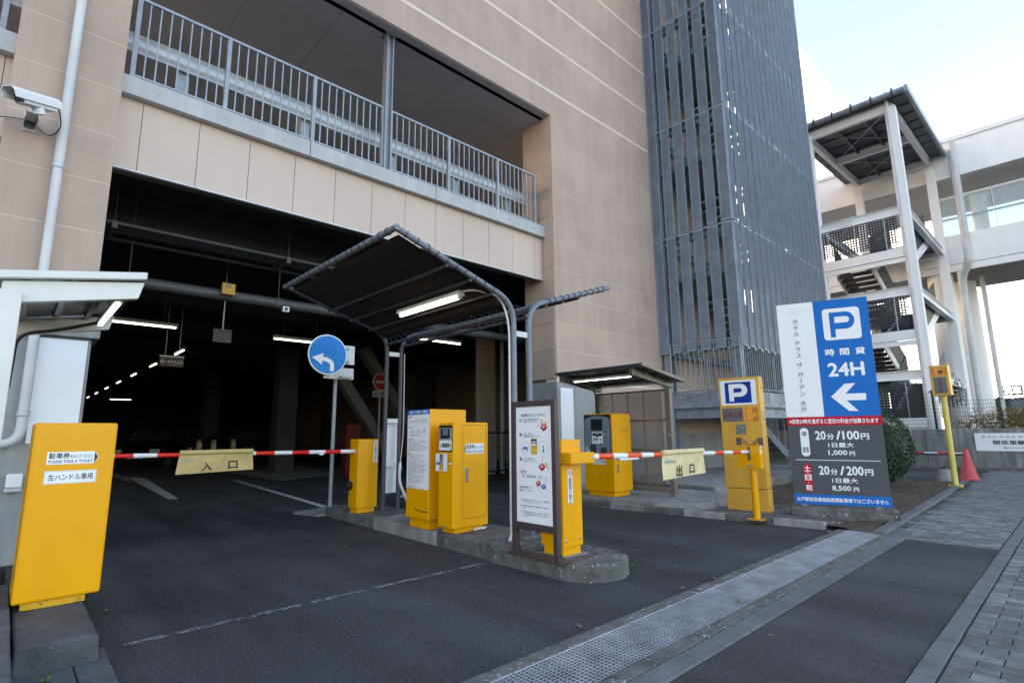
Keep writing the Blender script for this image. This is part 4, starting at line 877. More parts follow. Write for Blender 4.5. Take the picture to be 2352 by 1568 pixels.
# cable and blank boards by the far posts
fc = thing('power_conduit', 'pale cable running down the far canopy post into a flexible conduit', 'cable', (3.95, 6.7, .14))
MB().path(smooth_path([(4.14, 6.72, 2.35), (4.145, 6.71, 1.2), (4.10, 6.70, .80)], .2), .006, 6).build('cable', cream_m, fc, smooth=True)
MB().path(smooth_path([(4.10, 6.70, .80), (4.06, 6.66, .55), (4.02, 6.3, .22), (4.0, 5.7, .19)], .3), .019, 10).build('flexible_conduit', cream_m, fc, smooth=True)
pA, pB = onY(881, 960, 6.86), onY(918, 1133, 6.86)
tag(B('blank_board', board_w, None, (pA.x, 6.855, .38, pB.x - .02, 6.872, 1.40), bevel=.002), 'narrow blank white board fixed across the far pair of canopy posts', 'board')
tag(MB().path([onX(1185, 1172, 3.75), onX(1176, 1225, 3.75), onX(1170, 1243, 3.70)], .016, 10).build('leaning_pipe', galv_l, None, smooth=True), 'short grey pipe leaning at the foot of the brown-framed board', 'pipe')

# --- blue turn-left sign on a pole
rs = thing('turn_left_sign', 'round blue sign with a white left-turn arrow on a grey pole', 'road sign', (3.53, 7.66, .03))
c = onY(753.7, 814, 7.60); px_ = onZ(757, 1168, .10)
MB().path([(px_.x, px_.y, .03), (px_.x + .0, px_.y, c.z + .32)], .0305, 16).build('pole', galv, rs, smooth=True)
MB().lathe((c.x, 7.605, c.z), [(.298, 0), (.302, .006), (.298, .012)], 40, (0, 1, 0)).build('plate', print_w, rs, smooth=True)
F = Face((c.x, 7.604, c.z), (1, 0, 0)); a = MB(); F.disc(a, 0, 0, .283, .002, 48); a.build('blue_face', blue_s, rs, fix=False)
pts = [(1855, 322), (1942, 287), (1932, 313), (1972, 317), (2003, 330), (2024, 355), (2025, 410), (1994, 412), (1994, 368), (1978, 350), (1955, 344), (1929, 343), (1933, 370)]
a = MB(); F.poly(a, [((x - 1975) / 150 * .3, (295 - y) / 143 * .3) for x, y in pts], .004); a.build('arrow', print_w, rs, fix=False)
q0, q1 = onY(791, 794, 7.74), onY(811, 839, 7.74); q2, q3 = onY(742, 842, 7.74), onY(809, 873, 7.74)
B('back_plate', galv_l, rs, (q1.x - .30, 7.70, q1.z, q1.x, 7.712, q0.z), bevel=.004); B('back_plate', galv_l, rs, (q2.x, 7.70, q3.z, q3.x, 7.712, q2.z), bevel=.004)
[B('bracket', galv, rs, q) for q in ((px_.x - .05, 7.615, c.z - .1, px_.x + .05, 7.70, c.z - .06), (px_.x - .05, 7.615, c.z + .1, px_.x + .05, 7.70, c.z + .14), (px_.x - .06, 7.64, c.z - .33, px_.x + .12, 7.70, c.z - .30))]

# ================================================================== LEFT: SHELTER AND MACHINE FOR LEFT-HAND DRIVE
lm_ = thing('left_drive_ticket_machine', 'large yellow ticket machine cabinet with two white stickers on a concrete plinth', 'ticket machine', (.34, 4.7, .17))
mb = MB(); mb.prism([(.125, 4.50, .215), (.55, 4.50, .215), (.55, 4.93, .215), (.125, 4.93, .215)], (0, 0, 1.075)); mb.build('body', yellow, lm_, bevel=.014)
B('plinth', M('scratched_yellow_paint', (.72, .38, .01), .5, var=.1, scale=4, speck=(42, (.16, .11, .03), .60)), lm_, (.17, 4.535, .171, .48, 4.90, .214))
F = Face((.125, 4.50, .215), (1, 0, 0)); a = MB(); kk = MB(); hexsticker(a, kk, F, .078, .815, .338, .892, False); st = a.build('ticket_sticker', print_w, lm_, fix=False); ticket_words(kk, F, .088, .818, .308, .890); kk.build('lettering', black_p, st, fix=False)
a = MB(); F.rect(a, .075, .695, .336, .775, .001); st = a.build('left_drive_sticker', print_w, lm_, fix=False); kk = MB(); F.text(kk, '左ハンドル専用', .095, .715, .318, .755, .012); F.frame(kk, .079, .699, .332, .771, .0012, .0015); kk.build('lettering', black_p, st, fix=False)
def shelter(label, X, sgn, Ya, Yb, xo, zlo, zhi, mA, mP, lampx):
    """carport roof: X post line, xo open edge, sgn from post to open edge"""
    t = thing('machine_shelter', label, 'shelter', (X, (Ya + Yb) / 2, .14)); xb = X - sgn * .14
    sl = (zhi - zlo) / (xo - xb); zf = lambda x: zlo + sl * (x - xb)
    def slab(mb, xa, xc, ya, yb, o0, o1): mb.hexa([(xa, ya, zf(xa) + o0), (xc, ya, zf(xc) + o0), (xc, yb, zf(xc) + o0), (xa, yb, zf(xa) + o0), (xa, ya, zf(xa) + o1), (xc, ya, zf(xc) + o1), (xc, yb, zf(xc) + o1), (xa, yb, zf(xa) + o1)])
    x0, x1 = sorted((xb, xo))
    mb = MB(); slab(mb, x0 + .02, x1 - .02, Ya + .02, Yb - .02, .005, .018); mb.build('roof_sheet', mP, t)
    for ya in (Ya, Yb - .05): mb = MB(); slab(mb, x0, x1, ya, ya + .05, .0, .055); mb.build('roof_edge', mA, t, bevel=.008)
    mb = MB(); slab(mb, x1 - .045 if sgn > 0 else x0, x1 if sgn > 0 else x0 + .045, Ya + .051, Yb - .051, -.01, .045); mb.build('gutter', mP, t, bevel=.006)
    for ya in (Ya + (.05 if sgn > 0 else .20), Yb - .14):
        mb = MB(); xe = xo - sgn * .035; a0, a1 = sorted((X - sgn * .045, xe)); bh = .15 if sgn > 0 else .115
        mb.hexa([(a0, ya, zf(a0) - bh), (a1, ya, zf(a1) - bh + .02), (a1, ya + .07, zf(a1) - bh + .02), (a0, ya + .07, zf(a0) - bh), (a0, ya, zf(a0) - .004), (a1 + (.03 * sgn if sgn > 0 else 0), ya, zf(a1) - .004), (a1 + (.03 * sgn if sgn > 0 else 0), ya + .07, zf(a1) - .004), (a0, ya + .07, zf(a0) - .004)]); mb.build('arm_beam', mA, t, bevel=.005)
        B('post', mA, t, (X - .05, ya, .14, X + .05, ya + .09, zf(X) - bh - .002), bevel=.006); B('post_foot', galv, t, (X - .07, ya - .02, .1405, X + .07, ya + .11, .15))
    for f in (.25, .5, .75):
        x = xb + (xo - xb) * f; mb = MB(); slab(mb, x - .018, x + .018, Ya + .12, Yb - .14, -.035, .003); mb.build('purlin', mP, t)
    yy0, yy1 = Ya + .30, Yb - .32
    B('lamp_case', cream_m, t, (lampx - .03, yy0 - .1, zf(lampx) - .11, lampx + .03, yy1 + .02, zf(lampx) - .075), bevel=.006)
    mb = MB(); n = 13
    for i in range(n): y = yy0 + (yy1 - yy0) * (i + .5) / n; mb.box(lampx - .016, y - .03, zf(lampx) - .121, lampx + .016, y + .03, zf(lampx) - .111)
    mb.build('led', led_e, t)
    return t, zf
sr, zf = shelter('bronze carport shelter with a sloping roof over the grey-faced pay machine', 8.10, -1, 4.55, 6.35, 6.98, 2.0, 2.185, bronze, poly_d, 7.12)
for i, (ya, yb) in enumerate(((4.92, 5.27), (5.29, 5.60), (5.62, 5.93), (5.95, 6.24))):
    B('screen_pane', poly_b, sr, (8.085, ya, .26, 8.093, yb, 1.86))
B('screen_frame', bronze, sr, (8.065, 4.84, .20, 8.11, 6.30, .255), (8.065, 4.84, 1.865, 8.11, 6.30, 1.90), (8.070, 4.84, .86, 8.108, 6.30, .90), (8.071, 4.84, 1.36, 8.107, 6.30, 1.40), (8.072, 5.272, .256, 8.106, 5.288, 1.864), (8.072, 5.602, .256, 8.106, 5.618, 1.864), (8.072, 5.932, .256, 8.106, 5.948, 1.864), (8.068, 6.25, .256, 8.109, 6.29, 1.864))
MB().path(smooth_path([(7.12, 6.05, 2.05), (7.5, 6.2, 2.0), (7.98, 6.25, 1.95), (8.03, 6.28, 1.7), (8.03, 6.3, .2)], .12), .014, 8).build('cable', rubber, sr, smooth=True)
a = MB(); Face((8.05, 4.83, .14), (0, -1, 0)).rect(a, .03, .98, .06, .995, .002); a.build('label_plate', print_w, sr, fix=False)
sl_, zf2 = shelter('cream carport shelter with a dark roof beside the beige pier and drainpipe', -.075, 1, 4.46, 6.15, .62, 2.155, 2.30, cream_m, poly_d, .50)
MB().path(smooth_path([(.50, 5.75, 2.18), (.2, 5.85, 2.08), (-.02, 5.9, 2.04), (-.03, 5.95, 1.6)], .12), .014, 8).build('cable', rubber, sl_, smooth=True)
B('side_panel', cream_m, sl_, (-.30, 4.44, .14, -.018, 4.505, 2.10), bevel=.006)

# --- pay machine of the exit lane
pm = thing('pay_machine', 'yellow pay machine with a grey front panel under the bronze shelter', 'pay machine', (7.6, 5.7, .14))
B('body', yellow, pm, (7.36, 5.42, .215, 7.87, 6.05, 1.50), bevel=.02); B('plinth', yellow, pm, (7.40, 5.47, .141, 7.83, 6.0, .214), bevel=.004)
F = Face((7.36, 6.05, .2), (0, -1, 0))
a = MB(); F.rrect(a, .012, .55, .585, 1.285, .03, .002); pf = a.build('front_recess', black_m, pm, fix=False)
a = MB(); pts = [(.03, .555), (.572, .555), (.572, 1.19)] + [(.572 - .542 * i / 10, 1.19 + .075 * math.sin(math.pi * (.15 + .7 * i / 10))) for i in range(1, 10)] + [(.03, 1.19)]
F.poly(a, pts, .006); a.build('front_panel', steel_grey, pf, fix=False)
a = MB(); F.rect(a, .17, 1.02, .415, 1.21, .008); a.build('screen', glass_d, pf, fix=False)
a = MB(); F.rect(a, .19, 1.03, .39, 1.10, .0085); a.build('screen_image', M('dim_screen', (.03, .022, .018), .3, var=.5, scale=30), pf, fix=False)
a = MB(); F.rrect(a, .19, .80, .415, .99, .012, .008); w_ = a.build('card_plate', print_w, pf, fix=False)
a = MB(); F.poly(a, [(.20, .975), (.405, .975), (.405, .935), (.30, .91), (.20, .935)], .009); F.rect(a, .215, .845, .32, .89, .009); F.disc(a, .37, .865, .014, .009, 14); F.poly(a, [(.255, .832), (.29, .832), (.272, .842)], .009); a.build('card_slot', black_p, w_, fix=False)
a = MB(); F.text(a, 'カード', .265, .94, .34, .965, .02, .010); F.rect(a, .23, .855, .31, .87, .010); a.build('lettering', print_w, w_, fix=False)
a = MB(); F.rect(a, .15, .56, .265, .785, .008); F.rect(a, .365, .63, .49, .735, .008); F.rect(a, .435, .91, .49, 1.0, .008); a.build('slots', M('bronze_slot', (.06, .05, .045), .4), pf, fix=False)
a = MB(); F.rect(a, .445, .915, .478, .985, .009); F.rect(a, .38, .625, .48, .64, .009); a.build('slot_lips', M('pale_slot', (.45, .43, .36), .4), pf, fix=False)
a = MB(); F.rect(a, .275, .585, .315, .65, .008); F.poly(a, [(.515, .955), (.535, .935), (.535, .975)], .008); [F.rect(a, .055, .62 + i * .034, .085, .645 + i * .034, .008) for i in range(4)]; F.rect(a, .10, .66, .13, .69, .008); a.build('small_labels', print_w, pf, fix=False)
a = MB(); F.disc(a, .375, .80, .016, .0095, 14); a.build('green_button', M('green_button', (.02, .17, .09), .4), pf, fix=False)
a = MB(); F.disc(a, .53, .64, .014, .0095, 14); a.build('red_button', red_p, pf, fix=False)
a = MB(); F.rect(a, .175, .455, .455, .545, .002); st = a.build('left_drive_sticker', print_w, pm, fix=False); a = MB(); F.text(a, '左ハンドル専用', .195, .478, .437, .522, .012, .003); F.frame(a, .18, .46, .45, .54, .0015, .003); a.build('lettering', black_p, st, fix=False)
a = MB(); F.poly(a, [(.20, .29), (.24, .285), (.25, .305), (.29, .31), (.29, .318), (.22, .31)], .0015); F.poly(a, [(.38, .29), (.41, .285), (.40, .31), (.43, .29), (.42, .325)], .0015); F.poly(a, [(.33, .435), (.42, .43), (.44, .415), (.40, .418), (.36, .44)], .0015); a.build('torn_sticker', M('old_glue', (.62, .52, .30), .7), pm, fix=False)
G = Face((7.36, 5.42, .2), (1, 0, 0)); a = MB()
for i in range(3):
    for j in range(3): G.rect(a, .19 + i * .09, .985 + j * .026, .24 + i * .09, .994 + j * .026, .0015)
a.build('vent', M('dark_gap', (.10, .055, .005), .7), pm, fix=False)
a = MB(); a.box(*G.p(.07, .32, .008)[:], *G.p(.105, .46, -.003)[:]); a.build('lock_plate', chrome, pm); a = MB(); G.line(a, (.035, .02), (.035, 1.29), .003, .0012); a.build('door_gap', M('dark_gap', (.1, .05, .005), .7), pm, fix=False)
# ================================================================== RIGHT: PARKING PYLON, PRICE SIGN, PLANTING
py = thing('parking_pylon', 'yellow illuminated pylon with a blue P panel and amber warning lamp', 'sign', (8.05, 3.5, .05))
A0 = V((7.93, 3.83, .05)); U = V((.08, -.99, 0)).normalized(); Dp = V((.99, .08, 0)).normalized()
def blk(name, m, parent, u0, w0, u1, w1, d0, d1, bev=.006):
    mb = MB(); q = [A0 + U * u + Dp * d for u, d in ((u0, d0), (u1, d0), (u1, d1), (u0, d1))]
    mb.hexa([p + V((0, 0, w0)) for p in q] + [p + V((0, 0, w1)) for p in q]); return mb.build(name, m, parent, bevel=bev)
blk('lower_body', yellow_f, py, .004, 0, .592, .308, 0.004, .20); blk('upper_body', yellow_f, py, 0, .316, .59, 1.93, 0, .20); blk('joint', black_m, py, .01, .307, .58, .317, .01, .19, 0)
F = Face(A0, U)
a = MB(); F.rect(a, .028, 1.52, .549, 1.892, .002); pp = a.build('p_panel', print_w, py, fix=False); a = MB(); F.rect(a, .095, 1.549, .479, 1.86, .003); a.build('p_ground', blue_n, pp, fix=False)
def letter_P(F, mb, l, b, r, t, st, bowl_b, it, ib_, ir, off):
    ro = (t - bowl_b) / 2; ri = (it - ib_) / 2; n = 12
    F.rect(mb, l, b, l + st, t, off); F.rect(mb, l + st, it, ir, t, off); F.rect(mb, l + st, bowl_b, ir, ib_, off)
    cy = (t + bowl_b) / 2; ci_ = (it + ib_) / 2
    for i in range(n):
        a0, a1 = [math.pi / 2 - math.pi * (i + k) / n for k in (0, 1)]
        F.poly(mb, [(ir + (r - ir) * math.cos(a0), cy + ro * math.sin(a0)), (ir + (r - ir) * math.cos(a1), cy + ro * math.sin(a1)), (ir + ri * .9 * math.cos(a1), ci_ + ri * math.sin(a1)), (ir + ri * .9 * math.cos(a0), ci_ + ri * math.sin(a0))], off)
a = MB(); letter_P(F, a, .155, 1.577, .428, 1.835, .07, 1.642, 1.770, 1.707, .318, .004); a.build('letter_p', print_w, pp, fix=False)
a = MB(); F.rect(a, .031, 1.276, .336, 1.479, .002); lp_ = a.build('led_panel', led_pan, py, fix=False); a = MB(); F.text(a, '出庫注意', .044, 1.335, .327, 1.425, .018, .003); a.build('lettering', dim_led, lp_, fix=False)
a = MB(); F.rect(a, .377, 1.277, .55, 1.479, .0015); am = a.build('amber_window', M('dark_amber', (.42, .10, .004), .15, var=.3, scale=25), py, fix=False)
a = MB(); F.rect(a, .385, 1.285, .47, 1.472, .0025); a.build('amber_screen', amber, am, fix=False); a = MB(); F.disc(a, .50, 1.37, .042, .003, 20); a.build('reflector', M('amber_reflector', (.55, .22, .02), .2, .4, var=.5, scale=60), am, fix=False)
a = MB(); G = Face(A0 + U * .59, Dp); G.rect(a, .05, 1.277, .15, 1.479, .002); a.build('amber_window', M('amber_side_window', (.62, .36, .20), .12, var=.4, scale=30), py, fix=False)
a = MB(); F.rect(a, .216, 1.089, .362, 1.236, .0015); nt_ = a.build('matrix_display', M('matrix_grey', (.10, .12, .16), .5, var=.1, scale=40), py, fix=False)
a = MB()
for j in range(9):
    u = .226
    while u < .345:
        l = rnd.choice((.012, .02, .035)); 
        if rnd.random() < .62: F.rect(a, u, 1.098 + j * .0145, min(u + l, .353), 1.105 + j * .0145, .0025)
        u += l + .006
a.build('matrix_dashes', M('yellow_green_dash', (.42, .48, .16), .5, var=0), nt_, fix=False)
a = MB()
for w in (1.83, 1.18, .48):
    for d in (.03, .165): G.rect(a, d, w, d + .008, w + .07, .002)
for i in range(5): G.rect(a, .07, 1.74 + i * .014, .13, 1.744 + i * .014, .002)
a.build('hinge', black_m, py, fix=False)

# --- price sign
ps = thing('price_sign', 'tall blue, white and grey parking price sign with a large white P and arrow', 'sign', (8.24, 2.4, .05))
SL, SR = V((8.05, 2.92, .2)), V((8.43, 1.87, .2)); SU = (SR - SL).normalized(); SWd = (SR - SL).length; F = Face(SL, SU)
mb = MB(); bk = -F.N * .06; mb.hexa([SL, SR, SR + bk, SL + bk] + [p + V((0, 0, 2.79)) for p in (SL, SR, SR + bk, SL + bk)]); pn = mb.build('panel', white_m, ps, bevel=.003)
k = SWd / 1.117
def fr(name, m, u0, w0, u1, w1, off=.002): a = MB(); F.rect(a, u0 * k, w0, u1 * k, w1, off); return a.build(name, m, pn, fix=False)
fr('white_field', print_w, 0, 1.172, .464, 2.79); fr('blue_field', blue_p, .464, 1.172, 1.117, 2.79); fr('red_band', red_p, 0, 1.053, 1.117, 1.172); fr('grey_field', grey_p, 0, .131, 1.117, 1.053); fr('blue_band', blue_p, 0, 0, 1.117, .131)
def wp(name, fn): w = MB(); fn(w); return w.build(name, print_w, pn, fix=False)
wp('p_square', lambda w: F.rrect(w, .566, 2.222, 1.012, 2.665, .045, .004))
for ch, a_, b_ in (('時', .558, .665), ('間', .735, .838), ('貸', .912, 1.022)): wp('lettering', lambda w: F.text(w, ch, a_, 2.005, b_, 2.098, .028, .004))
wp('lettering', lambda w: F.text(w, '24H', .571, 1.722, .986, 1.898, .03, .004))
wp('arrow', lambda w: F.poly(w, [(.568, 1.439), (.746, 1.611), (.869, 1.614), (.742, 1.475), (.976, 1.473), (.972, 1.382), (.745, 1.384), (.871, 1.239), (.762, 1.241)], .004))
wp('lettering', lambda w: F.text(w, '※深夜24時を過ぎると翌日の料金が加算されます', .03, 1.078, 1.08, 1.142, .024, .004))
wp('weekday_panel', lambda w: F.rrect(w, .146, .636, .25, 1.018, .045, .004))
for y0, pr, mx in ((.862, '100', '1,000'), (.395, '200', '8,500')):
    def price(w): F.text(w, '20', .332, y0, .452, y0 + .112, .03, .004); F.text(w, '分', .468, y0, .548, y0 + .078, .03, .004); F.line(w, (.585, y0 - .002), (.622, y0 + .114), .022, .004); F.text(w, pr, .655, y0, .842, y0 + .112, .03, .004); F.text(w, '円', .862, y0, .95, y0 + .078, .03, .004)
    wp('lettering', price); wp('lettering', lambda w: F.text(w, '1日最大', .475, y0 - .105, .768, y0 - .042, .022, .004))
    wp('lettering', lambda w: (F.text(w, mx, .468, y0 - .215, .682, y0 - .142, .025, .004), F.text(w, '円', .712, y0 - .213, .77, y0 - .158, .025, .004)))
wp('divider', lambda w: F.line(w, (.066, .588), (1.046, .582), .008, .004))
wp('lettering', lambda w: F.text(w, '水戸駅前商業施設提携駐車場ではございません', .032, .036, 1.082, .092, .022, .004))
b = MB(); letter_P(F, b, .648, 2.258, .945, 2.61, .06, 2.37, 2.545, 2.457, .845, .006); b.build('letter_p', blue_p, pn, fix=False)
b = MB(); F.rrect(b, .147, .163, .241, .534, .04, .004); b.build('holiday_panel', red_p, pn, fix=False)
b = MB()
for ch, y in (('土', .435), ('日', .315), ('祝', .18)): F.text(b, ch, .158, y, .23, y + .075, .035, .006)
F.disc(b, .194, .418, .007, .006, 8); F.disc(b, .194, .288, .007, .006, 8); b.build('holiday_lettering', print_w, pn, fix=False)
b = MB(); F.text(b, '平', .165, .90, .232, .965, .03, .006); b.build('dark_lettering', black_p, pn, fix=False); b = MB(); F.text(b, '日', .17, .69, .228, .755, .03, .006); b.build('dark_lettering', black_p, pn, fix=False)
b = MB(); F.vtext(b, 'ホテル テラス ザ ガーデン 水戸', .226, 2.565, .080, .0895, .006, .004); tag(b.build('hotel_name', black_p, pn, fix=False), kind='stuff')
b = MB()                                     # thin line emblem over the name
em = [(.17, 2.62), (.175, 2.68), (.205, 2.72), (.235, 2.715), (.225, 2.675), (.19, 2.635), (.215, 2.65), (.25, 2.70), (.285, 2.725), (.285, 2.69), (.25, 2.65), (.235, 2.62), (.265, 2.61), (.29, 2.635)]
for p, q in zip(em, em[1:]): F.line(b, p, q, .003, .004)
b.build('emblem', M('grey_emblem', (.45, .47, .50), .5, var=0), pn, fix=False)
for u in (.12, .98): p = SL + SU * u; mb = MB(); mb.bar(p - F.N * .03 + V((0, 0, -.03)), p - F.N * .03 + V((0, 0, .0)), .08, .06); mb.build('foot', galv, ps)
q0, q1 = SL - SU * .05 + F.N * .10, SR + SU * .06 + F.N * .10; nb = -F.N * .30
mb = MB(); mb.hexa([V((p.x, p.y, .0)) for p in (q0 + F.N * .02, q1 + F.N * .02, q1 + nb, q0 + nb)] + [V((p.x, p.y, .172)) for p in (q0, q1, q1 + nb, q0 + nb)]); mb.build('concrete_base', conc_d, ps, bevel=.018)

# --- clipped bush
bs = thing('clipped_bush', 'dense dark green rounded clipped bush behind the price sign', 'bush', (13.1, 3.35, .04))
bc = V((13.1, 3.35, .78)); mb = MB(); m2 = random.Random(3)
def shell(): 
    while True:
        d = V((m2.gauss(0, 1), m2.gauss(0, 1), m2.gauss(0, 1))).normalized()
        if d.z > -.85: return d
for i in range(15000):
    d = shell(); bump_ = .09 * MN.noise(d * 2.3) + .07 * MN.noise(d * 7); r = (1 + bump_) * (1 - abs(m2.gauss(0, .035)))
    rx = .93 if d.z > 0 else .93 * (1 - .12 * d.z * d.z)
    p = bc + V((d.x * rx * r, d.y * rx * r, d.z * (.92 if d.z > 0 else .76) * r)); s = m2.uniform(.014, .034)
    t1 = V((m2.gauss(0, 1), m2.gauss(0, 1), m2.gauss(0, 1))).normalized(); t2 = (d + V((m2.gauss(0, .7), m2.gauss(0, .7), m2.gauss(0, .7)))).cross(t1).normalized()
    mb.cur = 0 if m2.random() < .6 else 1; mb.add([p + t1 * s, p + t2 * s * .5, p - t1 * s, p - t2 * s * .5], [(0, 1, 2, 3)])
tag(mb.build('foliage', [leaf_b, leaf_b2], bs, fix=False), kind='stuff')
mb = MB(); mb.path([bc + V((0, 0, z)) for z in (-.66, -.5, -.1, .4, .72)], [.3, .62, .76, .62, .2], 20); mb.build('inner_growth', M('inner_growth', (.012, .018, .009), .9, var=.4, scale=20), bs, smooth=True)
MB().path([(13.1, 3.35, 0), (13.12, 3.34, .35)], [.06, .04], 8).build('trunk', twig_m, bs, smooth=True)

# --- exit warning lamp on a yellow post, cones and bar
wl = thing('warning_lamp_post', 'yellow post carrying a lamp box with an amber window and dark display', 'warning lamp', (14.25, 2.03, .03))
MB().path([(14.25, 2.03, .02), (14.25, 2.02, 1.9)], .052, 16).build('post', post_y, wl, smooth=True)
B('base_plate', post_y, wl, (14.14, 1.92, .0, 14.36, 2.14, .06)); mb = MB()
for s in (-1, 1): mb.prism([(14.25 + s * .05, 2.026, .06), (14.25 + s * .11, 2.026, .06), (14.25 + s * .05, 2.026, .22)], (0, .01, 0))
mb.build('gusset', post_y, wl)
B('lamp_box', yellow_f, wl, (14.13, 1.87, 1.87, 14.40, 2.18, 2.50), bevel=.008); F = Face((14.13, 2.18, 1.87), (0, -1, 0))
a = MB(); F.rect(a, .03, .42, .28, .58, .002); am = a.build('amber_window', M('dark_amber', (.42, .10, .004), .15), wl, fix=False); a = MB(); F.rect(a, .09, .43, .255, .56, .003); a.build('amber_screen', amber, am, fix=False); a = MB(); F.poly(a, [(.13, .45), (.15, .51), (.13, .545), (.2, .52), (.225, .545), (.225, .46), (.19, .445)], .004); a.build('reflector', M('dark_reflector', (.12, .04, .005), .3, .4), am, fix=False)
a = MB(); F.rect(a, .05, .04, .265, .38, .002); d_ = a.build('led_panel', led_pan, wl, fix=False); a = MB(); F.vtext(a, '出庫注意', .157, .365, .075, .08, .02, .003); a.build('lettering', dim_led, d_, fix=False)
def cone(loc, label):
    t = thing('traffic_cone', label, 'traffic cone', loc); x, y, z = loc
    MB().lathe(loc, [(.185, .025), (.17, .04), (.10, .40), (.045, .68), (.04, .70), (.02, .705)], 20).build('body', cone_m, t, smooth=True)
    B('base', cone_m, t, (x - .19, y - .19, z + .008, x + .19, y + .19, z + .03), bevel=.02); B('weight', rubber, t, (x - .21, y - .21, z, x + .21, y + .21, z + .012), bevel=.01)
    return t
c1 = onZ(2228, 1103, 0); cone((c1.x, c1.y, .004), 'faded red traffic cone standing beside the yellow lamp post')
br_ = thing('cone_bar', 'red and white bar lying between the cone and the far side of the bush', 'barrier bar', (c1.x, c1.y + 1, .6))
for i in range(9): MB().path([(c1.x, c1.y + i * .26, .615), (c1.x, c1.y + i * .26 + .26, .615)], .018, 10).build('bar_band', band_w if i % 2 == 0 else red_r, br_, smooth=True)
MB().path([(c1.x, c1.y - .04, .575), (c1.x, c1.y + 2.34, .575)], .013, 8).build('lower_bar', black_m, br_, smooth=True)
cone((c1.x, c1.y + 2.36, .004), 'faded red traffic cone hidden behind the clipped bush')
cb_ = onZ(2172, 1104, 0); tag(MB().lathe((cb_.x, cb_.y, .0), [(.17, 0), (.165, .03), (.12, .24), (.09, .26)], 12).build('concrete_weight', conc, None, smooth=True), 'small round concrete weight beside the yellow lamp post', 'weight')

# --- retaining wall with hotel sign, mesh fence, hedge
up_ground = struct(B('raised_ground', asphalt_b, None, (20.75, -60, -.5, 260, 90, 1.0)))
rw = thing('retaining_wall', 'weathered grey concrete retaining wall with water stains and a white sign', 'wall', (20.5, 2, 0))
ys = [-9, -5.6, -2.2, 1.2, 3.46, 6.9, 10.3, 13.7]
for a, b in zip(ys, ys[1:]): B('wall_section', conc_w, rw, (20.32, a + .006, 0, 20.74, b - .006, 1.17), bevel=.01)
B('wall_foot', conc_d, rw, (20.24, -9, 0, 20.318, 13.7, .10), bevel=.01)
hs = thing('hotel_sign', 'white sign with hotel name and red arrow on the concrete wall', 'sign', (20.3, 1.4, .55))
B('panel', board_w, hs, (20.295, .32, .55, 20.317, 2.31, 1.045)); F = Face((20.295, 2.31, .55), (0, -1, 0))
a = MB(); F.text(a, 'ホテル テラス ザ ガーデン水戸', .15, .36, 1.75, .42, .012); F.text(a, '関係車輌出入口', .38, .175, 1.55, .295, .022); a.build('lettering', black_p, hs, fix=False)
a = MB(); F.line(a, (.58, .095), (1.5, .095), .012); F.line(a, (.58, .095), (.66, .13), .012); F.line(a, (.58, .095), (.66, .06), .012); a.build('arrow', M('crimson_ink', (.40, .03, .06), .5, var=0), hs, fix=False)
def mesh_fence(label, ya, yb, z1, posts):
    t = thing('mesh_fence', label, 'fence', (20.5, (ya + yb) / 2, 1.17)); mb = MB()
    n = int((yb - ya) / .055); 
    for i in range(n + 1): y = ya + (yb - ya) * i / n; mb.bar((20.5, y, 1.2), (20.5, y, z1), .006, .006)
    z = 1.22
    while z <= z1 + .01: mb.bar((20.493, ya, z), (20.493, yb, z), .007, .007); z += .11
    tag(mb.build('wire_mesh', M('black_wire', (.03, .03, .035), .5, .2), t, fix=False))
    for y in posts: mb = MB(); mb.box(20.46, y - .03, 1.17, 20.54, y + .03, z1 + .05); mb.box(20.42, y - .08, z1 - .03, 20.48, y + .08, z1 - .0); mb.build('post', black_m, t)
mesh_fence('black wire mesh fence with low black posts on the wall above the hotel sign', -8, 3.12, 2.0, (-6, -4, -2.1, -.2, 1.68))
mesh_fence('taller black wire mesh fence on the wall behind the clipped bush', 3.14, 9.5, 2.3, (3.17, 5.1, 7.1, 9.1))
def leafy(name, label, cat, cx, cy, cz, rx, ry, rz_, n, mats, seed, size=(.03, .06)):
    t = thing(name, label, cat, (cx, cy, cz - rz_)); q = random.Random(seed); mb = MB()
    for i in range(n):
        d = V((q.gauss(0, 1), q.gauss(0, 1), q.gauss(0, 1))).normalized() * (q.random() ** .4); p = V((cx + d.x * rx, cy + d.y * ry, cz + d.z * rz_ + .25 * MN.noise(V((d.x * 3, d.y * 5, d.z * 3)))))
        s = q.uniform(*size); a_ = V((q.gauss(0, 1), q.gauss(0, 1), q.gauss(0, 1.4))).normalized(); b_ = a_.orthogonal().normalized(); mb.cur = q.randrange(len(mats))
        mb.add([p + a_ * s, p + b_ * s * .35, p - a_ * s, p - b_ * s * .35], [(0, 1, 2, 3)])
    tag(mb.build('foliage', mats, t, fix=False), kind='stuff'); mb = MB()
    for i in range(7): y = cy + (i - 3) * ry * .25; mb.path([(cx, y, cz - rz_), (cx + .1, y + q.uniform(-.1, .1), cz + .1)], [.02, .008], 6)
    mb.build('stem', twig_m, t); return t
leafy('dry_hedge', 'dry yellow-brown hedge growing behind the mesh fence', 'hedge', 21.6, .6, 1.35, .5, 2.4, .45, 7000, [leaf_y, leaf_y, M('dry_hedge_dark', (.14, .11, .04), .7, var=.4)], 5)
lt = leafy('street_shrub', 'dark bare shrub beneath the white footbridge columns', 'shrub', 26.5, 3.5, 2.6, .4, .5, .6, 700, [leaf_b2, twig_m], 9)

